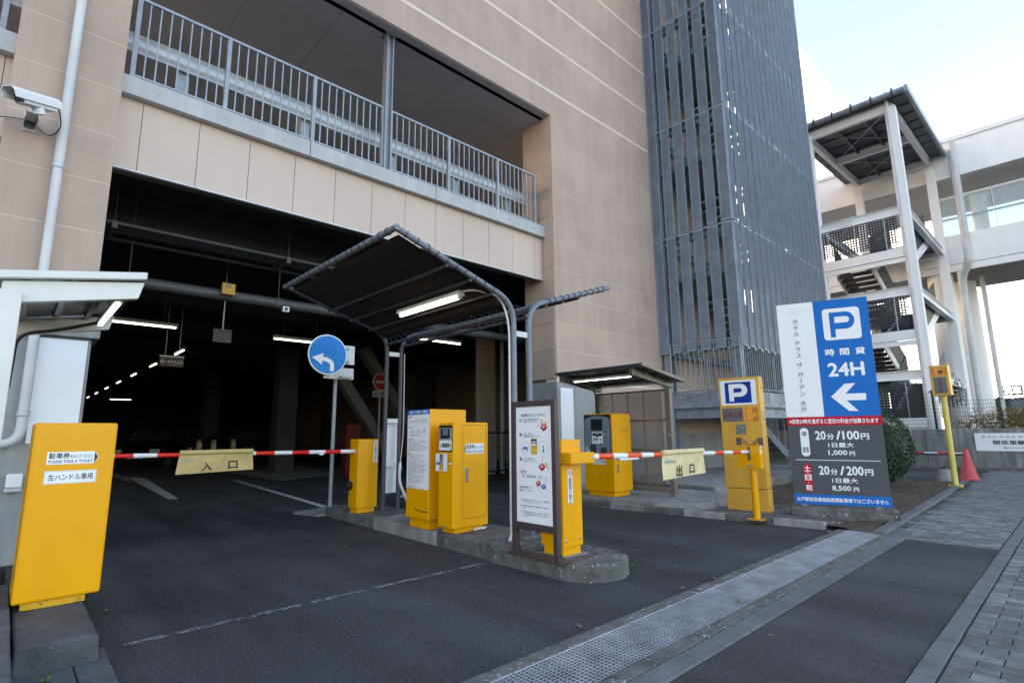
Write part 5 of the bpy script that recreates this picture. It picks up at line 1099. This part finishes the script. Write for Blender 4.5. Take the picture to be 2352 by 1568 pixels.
# ================================================================== FOOTBRIDGE STAIR
fs = thing('footbridge_stair', 'white steel footbridge stair with a dark roof and black perforated guard panels', 'staircase', (25, 4.7, 1.0))
XA, XB, YA, YB = 21.6, 28.4, 3.38, 6.05
for x, y in ((XA, YA), (XA, YB + .05), (XB, YA), (XB, YB + .05)):
    mb = MB(); mb.box(x - .14, y - .15, 1.0, x - .12, y + .15, 12.36); mb.box(x + .12, y - .15, 1.0, x + .14, y + .15, 12.36); mb.box(x - .119, y - .16, 1.0, x + .119, y - .14, 12.36); mb.box(x - .119, y + .14, 1.0, x + .119, y + .16, 12.36); mb.build('column', white_s, fs)
MB().path([(XA - .2, YA + .06, 12.9), (XA - .2, YA + .06, 1.0)], .05, 12).build('downpipe', pipe_m, fs, smooth=True)
for z in (8.57, 5.75, 2.93):
    for a, b in (((XA, YA, z), (XA, YB, z)), ((XB, YA, z), (XB, YB, z)), ((XA, YA, z), (XB, YA, z)), ((XA, YB, z), (XB, YB, z))):
        mb = MB(); ibeam(mb, a, b, .30, .18); mb.build('frame_beam', white_s, fs)
    mb = MB(); m3 = (YA + YB) / 2 + .2
    for i in range(5):
        for j in (0, 1): mb.lathe((XA - .03, m3 + i * .09, z - .06 + j * .12), [(.022, 0), (.022, -.06)], 6, (1, 0, 0))
        mb.lathe((XA, m3 + i * .09, z + .155), [(.025, 0), (.025, .05)], 6)
    mb.build('splice_bolt', white_s, fs)
# landings, perforated guards and flights
def perforated(name, p0, p1, z0, z1, parent, pitch=.085, hole=.030):
    """a dark sheet with real round holes: strips of ring cells"""
    p0, p1 = V(p0), V(p1); L_ = (p1 - p0).length; n, m = max(1, int(L_ / pitch)), max(1, int((z1 - z0) / pitch)); mb = MB(); d = (p1 - p0) / n; hz_ = (z1 - z0) / m; w_ = L_ / n
    for i in range(n):
        for j in range(m):
            c = p0 + d * (i + .5) + V((0, 0, z0 + hz_ * (j + .5) - p0.z)); e = d.normalized(); k8 = []
            for q in range(8):
                an = R(45 * q + 22.5); k8.append(c + e * hole * math.cos(an) + V((0, 0, hole * math.sin(an))))
            A = [c + e * (w_ / 2) * sx + V((0, 0, hz_ / 2 * sz)) for sx, sz in ((1, 1), (-1, 1), (-1, -1), (1, -1))]
            mb.add(k8 + A, [(0, 1, 8), (1, 2, 9, 8), (2, 3, 9), (3, 4, 10, 9), (4, 5, 10), (5, 6, 11, 10), (6, 7, 11), (7, 0, 8, 11)])
    return mb.build(name, perf_m, parent, fix=False)
lz = [7.25, 4.43, 1.55]; hz2 = [8.75, 5.84, 2.99]
for z in lz:
    B('landing', roof_m, fs, (XA - .05, YA + .2, z - .1, XA + 1.6, YB - .1, z)); B('landing_edge', white_s, fs, (XA - .16, YA + .16, z - .34, XA - .06, YB - .1, z - .02)); B('landing_edge', white_s, fs, (XA - .13, YA + .16, z - .52, XA - .06, YB - .1, z - .36))
    perforated('perforated_panel', (XA - .12, YA + .25, z), (XA - .12, YB - .05, z), z + .12, z + 1.12, fs)
    for y in (YA + .6, YA + 1.5, YA + 2.35): MB().bar((XA - .14, y, z - .25), (XA - .14, y, z + 1.15), .025, .025).build('panel_stay', galv_l, fs)
trs = MB(); trs.box(0, 0, -.04, .30, 1.1, 0); trs.box(.0, 0, -.16, .012, 1.1, -.04); trsm = trs.mesh('tread', roof_m)
def bflight(xa, za, xb, zb, y):
    st = MB()
    for yy in (y - .05, y + 1.15): st.bar((xa, yy, za - .08), (xb, yy, zb - .08), .05, .32)
    f = st.build('stair_flight', white_s, fs); iv = WM[fs].inverted(); n = 10
    for i in range(n): t = (i + .5) / n; put('tread', trsm, f, mtx=iv @ Matrix.Translation((xa + (xb - xa) * t - .15, y, za + (zb - za) * (i + 1) / (n + 1))))
    for yy in (y - .06, y + 1.16):
        mb = MB(); mb.add([(xa, yy, za + .05), (xb, yy, zb + .05), (xb, yy, zb + 1.15), (xa, yy, za + 1.15), (xa, yy + .02, za + .05), (xb, yy + .02, zb + .05), (xb, yy + .02, zb + 1.15), (xa, yy + .02, za + 1.15)], [(0, 1, 2, 3), (7, 6, 5, 4), (0, 4, 5, 1), (1, 5, 6, 2), (2, 6, 7, 3), (3, 7, 4, 0)])
        mb.build('side_panel', perf_m, f)
    mb = MB(); mb.path([(xa, y + .05, za + .85), (xb, y + .05, zb + .85)], .02, 8); mb.path([(xa, y + 1.05, za + .85), (xb, y + 1.05, zb + .85)], .02, 8); mb.build('handrail', galv, f, smooth=True)
for i, z in enumerate(lz):
    zt = hz2[i]; B('landing', roof_m, fs, (XB - 1.7, YA + .2, zt - .1, XB, YB - .1, zt)); bflight(XA + 1.6, z, XB - 1.7, zt, YA + .25)
    if i: bflight(XB - 1.7, zt, XA + 1.6, lz[i - 1], YA + 1.5)
B('top_landing', roof_m, fs, (XB, YA, 8.65, 29.6, YB, 8.75))
perforated('perforated_panel', (XA + .3, YB + .2, 3), (XB - 1, YB + .2, 3), 3.1, 4.3, fs); perforated('perforated_panel', (XA + .1, YB + .0, 1.2), (XA + .1, YA, 1.2), 1.2, 1.25 + .6, fs)
# roof
def rz(x): return 12.38 + (x - XA) * .05
for a, b in (((XA, YA - .02, rz(XA)), (XA, YB + .1, rz(XA))), ((XB, YA - .02, rz(XB)), (XB, YB + .1, rz(XB))), ((25, YA, rz(25)), (25, YB, rz(25))), ((XA, YA, rz(XA)), (XB, YA, rz(XB))), ((XA, YB + .05, rz(XA)), (XB, YB + .05, rz(XB)))):
    mb = MB(); ibeam(mb, a, b, .28, .16); mb.build('roof_beam', white_s, fs)
mb = MB(); mb.hexa([(XA - .35, YA - .5, rz(XA) + .22), (XB + .5, YA - .5, rz(XB) + .22), (XB + .5, YB + .6, rz(XB) + .22), (XA - .35, YB + .6, rz(XA) + .22), (XA - .35, YA - .5, rz(XA) + .30), (XB + .5, YA - .5, rz(XB) + .30), (XB + .5, YB + .6, rz(XB) + .30), (XA - .35, YB + .6, rz(XA) + .30)]); mb.build('roof_sheet', roof_m, fs)
for i in range(9): x = XA - .2 + i * .85; mb = MB(); mb.bar((x, YA - .45, rz(x) + .2), (x, YB + .5, rz(x) + .2), .04, .04); mb.build('roof_rib', roof_m, fs)
mb = MB()
for y in (YA + .9, YA + 1.8): mb.bar((XA, y, rz(XA) + .1), (XB, y, rz(XB) + .1), .08, .08)
mb.build('roof_purlin', roof_m, fs)
mb = MB(); mb.tube((XA, YA, rz(XA)), (25, YB, rz(25)), .012, 6); mb.tube((XA, YB, rz(XA)), (25, YA, rz(25)), .012, 6); mb.tube((25, YA, rz(25)), (XB, YB, rz(XB)), .012, 6); mb.tube((25, YB, rz(25)), (XB, YA, rz(XB)), .012, 6); mb.build('brace_rod', galv_l, fs)
gt = MB(); gt.path([(XA - .42, YA - .5, rz(XA) + .26), (XA - .42, YB + .6, rz(XA) + .26)], .10, 10); gu = gt.build('gutter', tower_d, fs, smooth=True)
for i in range(6): y = YA - .2 + i * .62; B('gutter_strap', black_m, fs, (XA - .53, y, rz(XA) + .15, XA - .36, y + .05, rz(XA) + .40))
B('barge_board', galv_l, fs, *[]) if False else None
mb = MB(); mb.hexa([(XA - .5, YA - .62, rz(XA) + .14), (XB + .6, YA - .62, rz(XB) + .14), (XB + .6, YA - .52, rz(XB) + .14), (XA - .5, YA - .52, rz(XA) + .14), (XA - .5, YA - .62, rz(XA) + .36), (XB + .6, YA - .62, rz(XB) + .36), (XB + .6, YA - .52, rz(XB) + .36), (XA - .5, YA - .52, rz(XA) + .36)]); mb.build('barge_board', galv, fs)

# ================================================================== FOOTBRIDGE
fb = thing('footbridge', 'white panelled pedestrian bridge with a glazed band and overhanging roof', 'bridge', (31, -5, 1))
for a, b in zip([-24, -19.2, -14.4, -9.6, -4.8, -.03, 4.77], [-19.21, -14.41, -9.61, -4.81, -.04, 4.76, 9.5]):
    B('roof_panel', white_s, fb, (28.6, a, 11.85, 28.75, b, 13.45), bevel=.01); B('roof_cap', white_m, fb, (28.55, a, 13.452, 29.2, b, 13.62))
    B('side_panel', white_s, fb, (29.2, a + .3, 8.16, 29.3, b + .3, 9.45), bevel=.01); B('lower_panel', white_s, fb, (29.21, a + .3, 7.85, 29.31, b + .3, 8.14), bevel=.01)
B('roof_body', white_s, fb, (28.76, -24, 11.87, 34, 9.5, 13.44)); B('soffit', M('pale_grey_soffit', (.42, .43, .44), .7), fb, (28.77, -24, 11.80, 33.9, 9.5, 11.86)); B('deck', conc, fb, (29.36, -24, 7.86, 33.4, 9.5, 9.1))
for i in range(13):
    ya = 3.6 - i * 2.0; B('glass_pane', glass_m, fb, (29.55, ya - 1.97, 9.46, 29.57, ya, 11.2)); B('mullion', white_m, fb, (29.53, ya - .03, 9.46, 29.6, ya + .0, 11.25))
B('glass_rail', M('teal_rail', (.30, .45, .47), .4), fb, (29.50, -22, 10.25, 29.54, 3.6, 10.32)); B('glass_head', white_m, fb, (29.5, -22, 11.22, 29.62, 3.6, 11.32))
for y in (2.2, -4.5, -12): MB().path([(31.6, y, 9), (31.6, y, 11.8)], .28, 18).build('roof_post', white_s, fb, smooth=True)
for x, y, r in ((29.8, 3.75, .46), (31.8, 3.2, .46), (31.8, -9, .46)): MB().path([(x, y, 1.0), (x, y, 7.85)], r, 24).build('pier', white_s, fb, smooth=True)
for x, y, r, pts in ((29.1, 2.95, .12, 0), (31, 2.45, .09, 0)): MB().path([(x, y, 1.0), (x, y, 7.85)], r, 12).build('downpipe', pipe_m, fb, smooth=True)
MB().path(smooth_path([(28.45, 2.55, 13.3), (28.45, 2.55, 8.0), (28.9, 2.9, 7.5), (29.1, 2.95, 6.8)], .3), .14, 14).build('downpipe', pipe_m, fb, smooth=True)

# ================================================================== FAR BACKGROUND
ab = thing('ribbed_shed', 'dark blue-grey ribbed metal shed standing behind the stair tower', 'building', (27, 12, 1)); B('body', M('ribbed_metal', (.10, .12, .15), .6, .2), ab, (23, 8.3, 1, 33, 18, 6.2)); mb = MB()
for i in range(46): mb.box(22.97, 8.3 + i * .21, 1, 22.999, 8.36 + i * .21, 6.2)
mb.build('ribs', M('ribbed_metal', (.1, .12, .15)), ab); B('door', M('shed_door', (.03, .035, .04), .6), ab, (22.96, 9.6, 1, 22.97, 11.2, 3.4))
ws = thing('white_panel_fence', 'low white panel fence beyond the mesh fence and bush', 'fence', (24, 6, 1))
for i in range(12): B('panel', white_m, ws, (24, 3.9 + i * .5, 1.0, 24.03, 4.39 + i * .5, 1.95))
hh = thing('distant_building', 'pale white building with a steep sloping edge far behind the stair tower', 'building', (75, 22, 1))
mb = MB(); mb.prism([(75, 45, 1), (75, .3, 1), (75, 27.3, 70), (75, 45, 70)], (14, 0, 0)); mb.build('wall', M('white_cladding', (.80, .82, .84), .6, var=.02), hh); mb = MB(); mb.bar((74.9, .2, 1), (74.9, 27.2, 70), .22, .22, (1, 0, 0)); mb.build('edge_trim', galv, hh)
stn = thing('station_roof', 'long low grey and white platform roofs beyond the fence', 'platform roof', (80, -5, 1))
for j, (z, m_) in enumerate(((4.0, white_m), (3.4, galv), (2.7, white_s))):
    B('roof', m_, stn, (70 + j * 3, -60, z, 74 + j * 3, 14, z + .28)); 
for y in range(-56, 14, 6): B('post', galv, stn, (71, y, 1, 71.3, y + .3, 4.0))
ls = thing('full_sign', 'dark electronic sign reading full in white characters with a red lamp', 'sign', (40, 2.7, 1)); p = onX(2325, 896, 40)
B('case', black_m, ls, (40, p.y - .42, p.z - .26, 40.15, p.y + .42, p.z + .26), bevel=.01); F = Face((40, p.y + .42, p.z - .26), (0, -1, 0)); a = MB(); F.text(a, '満車', .06, .06, .78, .46, .02); a.build('lettering', M('white_led', (.85, .9, .95), .5, var=0, emit=.6), ls, fix=False)
MB().path([(40.07, p.y, 1), (40.07, p.y, p.z - .26)], .06, 10).build('post', galv_l, ls, smooth=True); MB().lathe((40.07, p.y - .55, p.z + .02), [(.08, 0), (.08, .12), (.03, .18)], 12).build('red_lamp', M('red_lamp', (.65, .1, .03), .3), ls, smooth=True); B('lamp_arm', galv, ls, (40.05, p.y - .6, p.z, 40.09, p.y - .42, p.z + .02))

def car(label, loc, rz, paint, van=False, group=None):
    t = thing('parked_car', label, 'car', loc, rz, group); H = 1.75 if van else 1.45; Lh = 2.25
    low = [(-Lh, .25), (-Lh - .02, .55), (-Lh + .1, .78), (-1.25, .92), (1.9, .96), (Lh, .88), (Lh + .02, .4), (Lh - .05, .24)]
    top = [(-1.3, .92), (-.55, H - .04), (-.2, H), (1.3, H), (1.75, H - .1), (2.1, .95)]
    mb = MB(); mb.prism([(x, -.84, z) for x, z in low], (0, 1.68, 0)); n = len(top)
    mb.add([(x, -.80 + (z - .92) * .22, z) for x, z in top] + [(x, .80 - (z - .92) * .22, z) for x, z in top], [tuple(range(n - 1, -1, -1)), tuple(range(n, 2 * n))] + [(i, (i + 1) % n, n + (i + 1) % n, n + i) for i in range(n)])
    mb.build('body', paint, t, bevel=.06, local=True)
    for s in (-1, 1):
        mb = MB(); y = s * .80
        def sp(x, z, o=.012): return (x, s * (.80 - (z - .92) * .22 + o), z)
        mb.add([sp(-1.05, 1.0), sp(-.52, H - .12), sp(.25, H - .1), sp(.25, 1.0)], [(0, 1, 2, 3)]); mb.add([sp(.32, 1.0), sp(.32, H - .1), sp(1.25, H - .1), sp(1.7, 1.02)], [(0, 1, 2, 3)]); mb.build('side_window', glass_d, t, local=True, fix=False)
        for x in (-1.4, 1.35):
            w = MB().lathe((x, s * .70, .32), [(.24, 0), (.32, .02), (.32, .16), (.30, .18), (.2, .18)], 20, (0, s, 0)).build('wheel', rubber, t, local=True, smooth=True)
            MB().lathe((x, s * .87, .32), [(.21, 0), (.2, .015), (.06, .02), (.02, .03)], 10, (0, s, 0)).build('rim', chrome, w, local=True)
        mb = MB(); mb.box(-Lh - .04, s * .62 - .16, .60, -Lh + .12, s * .62 + .16, .74); mb.build('headlight', M('headlight_glass', (.5, .52, .55), .1, .3, var=0), t, local=True, bevel=.02)
    mb = MB(); mb.add([(-1.26, -.70, .97), (-1.26, .70, .97), (-.60, .62, H - .07), (-.60, -.62, H - .07)], [(0, 1, 2, 3)]); o = mb.build('windscreen', glass_d, t, local=True, fix=False); o.location = (-.02, 0, .02)
    B2 = MB(); B2.box(-Lh - .03, -.26, .42, -Lh + .02, .26, .53); B2.build('number_plate', print_w, t, local=True)
    return t
car('dark car seen over the dry hedge beyond the mesh fence', (33, 1.4, 1.0), R(90), black_car)

# ================================================================== INSIDE THE GARAGE
gpipe = M('gloom_toned_pipe', (.06, .064, .07), .55, .2, var=.15)  # pipe colour darkened to carry the gloom of the garage
def pxY(x, y, Y): return onY(x, y, Y)
pt = thing('ceiling_pipe', 'thick grey pipe crossing under the garage ceiling', 'pipe', (4, 8.85, 3.3)); MB().path([(-6, 8.75, 3.30), (15.5, 8.75, 3.30)], .085, 14).build('run', gpipe, pt, smooth=True)
for x in (1.0, 3.0, 5.0, 7.0): mb = MB(); mb.lathe((x - .05, 8.75, 3.3), [(.095, 0), (.095, .1)], 14, (1, 0, 0)); mb.tube((x, 8.75, 3.38), (x, 8.75, 4.62), .006, 6); mb.build('hanger', gpipe, pt)
ct = thing('cable_rack', 'hanging rack of thin pipes under the ceiling behind the fascia panels', 'pipe rack', (4, 8.5, 4.0))
for i, (y, z, r) in enumerate(((8.35, 3.95, .028), (8.46, 3.95, .016), (8.55, 3.95, .016), (8.64, 3.95, .016), (8.74, 3.95, .02), (8.9, 3.9, .03))): MB().path([(-6, y, z), (15.4, y, z)], r, 10).build('conduit', gpipe if i in (0, 5) else dark_in, ct, smooth=True)
for x in (.72, 2.95, 5.2, 7.4):
    mb = MB(); mb.box(x, 8.3, 3.88, x + .04, 8.98, 3.92); mb.tube((x + .02, 8.33, 3.92), (x + .02, 8.33, 4.62), .005, 6); mb.tube((x + .02, 8.95, 3.92), (x + .02, 8.95, 4.62), .005, 6); mb.box(x - .01, 8.29, 3.86, x + .05, 8.33, 3.96); mb.build('hanger', gpipe, ct)
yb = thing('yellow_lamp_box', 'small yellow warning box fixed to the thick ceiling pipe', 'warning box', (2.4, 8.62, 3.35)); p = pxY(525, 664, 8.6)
B('case', M('gloom_toned_yellow_box', (.42, .21, .01), .5), yb, (p.x - .09, 8.58, p.z - .085, p.x + .09, 8.66, p.z + .085), bevel=.006); a = MB(); F = Face((p.x - .09, 8.58, p.z - .085), (1, 0, 0)); [F.rect(a, .05, .10 + i * .02, .12, .11 + i * .02, .002) for i in range(3)]; a.build('vent', brown_fr, yb, fix=False)  # yellow of the case dimmed in colour for the shaded ceiling
gcam = thing('garage_camera', 'small grey camera hanging under the thick ceiling pipe', 'camera', (3.2, 8.7, 3.1)); p = pxY(655, 711, 8.6)
B('body', galv_l, gcam, (p.x - .05, 8.55, p.z - .045, p.x + .05, 8.62, p.z + .045), bevel=.006); B('lens', black_m, gcam, (p.x - .025, 8.54, p.z - .025, p.x + .02, 8.549, p.z + .025)); B('arm', galv, gcam, (p.x - .02, 8.63, p.z, p.x + .02, 8.72, 3.24))
def tube_lamp(label, a, b, group=None):
    a, b = V(a), V(b); t = thing('garage_tube_lamp', label, 'lamp', ((a + b) / 2)[:], 0, group); d = (b - a).normalized()
    mb = MB(); mb.bar(a + V((0, 0, .05)), b + V((0, 0, .05)), .09, .05); mb.build('fitting', M('gloom_toned_lamp_fitting', (.10, .10, .10), .6), t); MB().path([a + V((0, 0, 0)) + d * .03, b - d * .03], .017, 10).build('tube', tube_e, t, smooth=True)  # white fitting greyed in its colour to sit in the gloom
    mb = MB(); 
    for q in (a.lerp(b, .2), a.lerp(b, .8)): mb.tube(q + V((0, 0, .07)), (q.x, q.y, 4.62), .005, 6)
    mb.build('rod', dark_in, t)
for i, y in enumerate((14.4, 17.6, 20.85, 24.1, 27.4, 30.9, 34.4)): tube_lamp('lit tube lamp in the row running deep into the dark garage', (2.87, y + .05, 3.2), (2.87, y + 1.0, 3.2), 'tube lamps in a row along the garage')
tube_lamp('long lit tube lamp behind the cream shelter roof', (1.0, 11.5, 3.2), (2.15, 11.5, 3.2)); tube_lamp('long lit tube lamp just beside the round blue sign', (3.88, 11.5, 3.2), (5.05, 11.5, 3.2)); tube_lamp('lone lit tube lamp crossing the far end of the garage', (3.9, 36.2, 3.2), (4.9, 36.2, 3.2)); tube_lamp('lit tube lamp behind the lower edge of the canopy', (6.1, 9.6, 3.2), (7.4, 9.6, 3.2))
hsn = thing('hotel_entrance_sign', 'brown hanging sign with a white arrow and hotel entrance lettering', 'sign', (2.56, 14, 2.8)); p, q = pxY(367, 818, 14), pxY(421, 843, 14)
B('panel', M('brown_sign', (.075, .028, .018), .5), hsn, (p.x, 14, q.z, q.x, 14.05, p.z)); B('cap', galv_l, hsn, (p.x, 13.995, p.z + .002, q.x, 14.055, p.z + .03)); B('hanger', galv, hsn, (p.x + .1, 14.02, p.z + .03, p.x + .11, 14.03, 4.62), (q.x - .11, 14.02, p.z + .03, q.x - .1, 14.03, 4.62))
F = Face((p.x, 14, q.z), (1, 0, 0)); w = q.x - p.x; h = p.z - q.z; a = MB(); F.text(a, 'ホテル入口', w * .33, h * .30, w * .94, h * .68, .006, .003); F.text(a, 'Hotel Entrance', w * .42, h * .10, w * .80, h * .19, 0, .003); F.line(a, (w * .05, h * .5), (w * .28, h * .5), .012, .003); F.line(a, (w * .05, h * .5), (w * .16, h * .75), .012, .003); F.line(a, (w * .05, h * .5), (w * .16, h * .25), .012, .003); a.build('lettering', print_w, hsn, fix=False)
p = pxY(511, 771, 10.5); tag(B('ceiling_panel', M('gloom_toned_panel', (.07, .07, .075), .6), None, (p.x - .15, 10.5, p.z - .12, p.x + .15, 10.53, p.z + .12)), 'plain grey panel hung under the garage ceiling', 'panel'); B('hanger', galv, bpy.data.objects['ceiling_panel'], (p.x - .01, 10.51, p.z + .12, p.x + .01, 10.53, 4.62))  # panel tone lowered to imitate the dim light under the ceiling
ne = thing('no_entry_sign', 'round red no-entry sign with a white bar and small plate on a pole', 'road sign', (8.5, 15, 0)); c = pxY(875, 877, 15)
MB().lathe((c.x, 15, c.z), [(.262, 0), (.27, .006), (.262, .012)], 36, (0, 1, 0)).build('plate', print_w, ne, smooth=True); F = Face((c.x, 15, c.z), (1, 0, 0)); a = MB(); F.disc(a, 0, 0, .255, .002, 36); a.build('red_face', M('gloom_toned_red_sign', (.30, .012, .012), .5), ne, fix=False); a = MB(); F.rect(a, -.19, -.045, .19, .045, .004); a.build('white_bar', M('gloom_toned_white_sign', (.38, .38, .38), .5), ne, fix=False)  # red and white of the sign darkened in colour as if deep in shade
B('lower_plate', M('gloom_toned_white_sign', (.38, .38, .38), .5), ne, (c.x - .27, 15.0, c.z - .47, c.x + .27, 15.012, c.z - .27)); F = Face((c.x - .27, 15, c.z - .47), (1, 0, 0)); a = MB(); F.text(a, '進入禁止', .03, .03, .51, .17, .01, .003); a.build('lettering', black_p, ne, fix=False); MB().path([(c.x, 15.05, 0), (c.x, 15.05, c.z + .25)], .03, 12).build('pole', galv, ne, smooth=True)
for i, (x, y) in enumerate(((457, 1018), (490, 1018), (535, 1018))):
    p = pxY(x, y, 22); t = thing('lane_post', 'yellow plastic lane post with a white label in the dark garage', 'post', (p.x, 22, 0), 0, 'yellow lane posts in the garage')
    gloom_y = M('gloom_toned_yellow_plastic', (.30, .20, .02), .6); B('base', rubber, t, (p.x - .15, 21.85, 0, p.x + .15, 22.15, .04)); MB().path([(p.x, 22, .04), (p.x, 22, 1.05)], .08, 12).build('body', gloom_y, t, smooth=True); B('label_plate', M('gloom_toned_white_label', (.35, .35, .33), .6), t, (p.x - .07, 21.885, .55, p.x + .07, 21.895, .95))  # post yellow and label white hold the garage shade in their colour
car('dark blue car parked side-on behind the yellow lane posts', (7.4, 25.0, 0), R(8), navy_car); car('black car parked in the dark garage with a glinting front', (4.6, 25.6, 0), R(60), black_car)
tag(B('hydrant_cabinet', M('gloom_toned_red_cabinet', (.12, .008, .008), .5), None, (pxY(813, 990, 15).x - .22, 15, 0, pxY(813, 990, 15).x + .22, 15.3, 1.5), bevel=.01), 'tall red fire cabinet in the garage behind the round blue sign', 'cabinet')  # cabinet red darkened in colour to stand for the shade inside
co = thing('garage_column', 'beige panelled column just inside the exit side of the garage', 'column', (10.2, 12.1, 0)); k = 0
while k < 7: B('column_panel', wall_m, co, (9.95, 11.95, .02 + k * .6, 10.5, 12.2, .61 + k * .6)); k += 1
B('column_core', joint_d, co, (9.97, 11.97, 0, 10.48, 12.18, 4.6))
for x, y, r, lb in ((11.0, 12.2, .07, 'thick pale vertical pipe beside the beige garage column'), (11.5, 12.3, .05, 'thin pale vertical pipe right of the thick one in the garage')): tag(MB().path([(x, y, 0), (x, y, 4.6)], r, 12).build('drop_pipe', pipe_m, None, smooth=True), lb, 'pipe')
gf = thing('garage_fence', 'dark low railing beside the beige garage column', 'railing', (10.6, 11.3, 0)); B('rail', black_m, gf, (9.6, 11.25, 1.18, 11.9, 11.29, 1.22), (9.6, 11.25, .15, 11.9, 11.29, .19))
bm_ = MB(); bm_.box(-.014, 11.26, .19, .014, 11.28, 1.18); me = bm_.mesh('baluster', galv)
for i in range(17): put('baluster', me, gf, mtx=WM[gf].inverted() @ Matrix.Translation((9.65 + i * .135, 0, 0)))
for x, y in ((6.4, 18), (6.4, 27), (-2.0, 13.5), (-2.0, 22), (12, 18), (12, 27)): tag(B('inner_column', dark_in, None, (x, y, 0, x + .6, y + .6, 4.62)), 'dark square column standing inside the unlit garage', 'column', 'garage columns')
for i, (x, y) in enumerate(((8.2, 15.5), (9.6, 15.5))):
    mb = MB(); mb.bar((x - 1.6, y, 3.9), (x + 1.2, y, 0), .3, .35, (0, 1, 0)); tag(mb.build('brace', M('dull_brace', (.12, .115, .115), .8), None), ('diagonal brace inside the garage beside the blue sign pole', 'diagonal brace inside the garage behind the far canopy posts')[i], 'brace')

# ================================================================== SMALL THINGS ON THE GROUND
lf = MB(); lf.add([(-.035, 0, .004), (-.012, .017, .012), (.02, .014, .010), (.036, 0, .006), (.018, -.016, .011), (-.014, -.015, .005), (0, 0, .016)], [(0, 1, 6), (1, 2, 6), (2, 3, 6), (3, 4, 6), (4, 5, 6), (5, 0, 6)]); lfm = lf.mesh('fallen_leaf', leaf_d, fix=False)
for i, (x, y) in enumerate(((515, 1253), (790, 1254), (1467, 1266), (1773, 1462), (1568, 1352), (1640, 1330), (242, 1404), (1100, 1305), (1330, 1440), (1905, 1222), (1700, 1390))):
    p = onZ(x, y, .0); o = put('fallen_leaf', lfm, None, mtx=Matrix.Translation((p.x, p.y, .005 if p.y > 2.24 or p.y < 1.5 else .018)) @ Matrix.Rotation(rnd.uniform(0, 6), 4, 'Z') @ Matrix.Scale(rnd.uniform(.7, 1.1), 4)); tag(o, 'small dry brown leaf lying on the ground', 'leaf', 'fallen leaves')
def weed(loc, label, n, s, seed):
    q = random.Random(seed); t = thing('weed', label, 'weed', loc)
    for i in range(n):
        a = q.uniform(0, 6.28); l = q.uniform(.5, 1) * s; d = V((math.cos(a), math.sin(a), 0)); w = V((-d.y, d.x, 0)) * l * .22; o = V(loc)
        mb = MB(); mb.add([o - w * .2, o + w * .2, o + d * l * .5 + w + V((0, 0, l * .5)), o + d * l * .5 - w + V((0, 0, l * .5)), o + d * l + V((0, 0, l * .45))], [(0, 1, 2, 3), (3, 2, 4)]); mb.build('leaf', leaf_g, t, fix=False)
p = onZ(105, 1562, .042); weed((p.x, p.y - .03, .042), 'small yellow-green weed growing on the dark stone slabs', 8, .045, 1); weed((4.22, 2.98, 0), 'tiny green weed at the rounded nose of the island', 7, .05, 2); p = onZ(1125, 1280, 0); weed((3.47, 4.04, 0), 'tiny green weed in the joint of the island kerb', 6, .045, 4)
for i, x in enumerate((1690, 1715, 1745)):
    p = onZ(x, 1196, 0); t = thing('dry_grass', 'tuft of pale dry grass at the exit kerb below the yellow pylon', 'grass', (p.x, p.y, 0), 0, 'dry grass tufts along the exit kerb'); mb = MB()
    for j in range(16): a = rnd.uniform(0, 6.28); l = rnd.uniform(.04, .10); e = V((p.x + l * math.cos(a) * .8, p.y + l * math.sin(a), l * .7)); mb.bar((p.x + rnd.uniform(-.03, .03), p.y + rnd.uniform(-.05, .05), 0), e, .003, .002)
    mb.build('blade', M('dry_grass', (.30, .24, .14), .8), t)
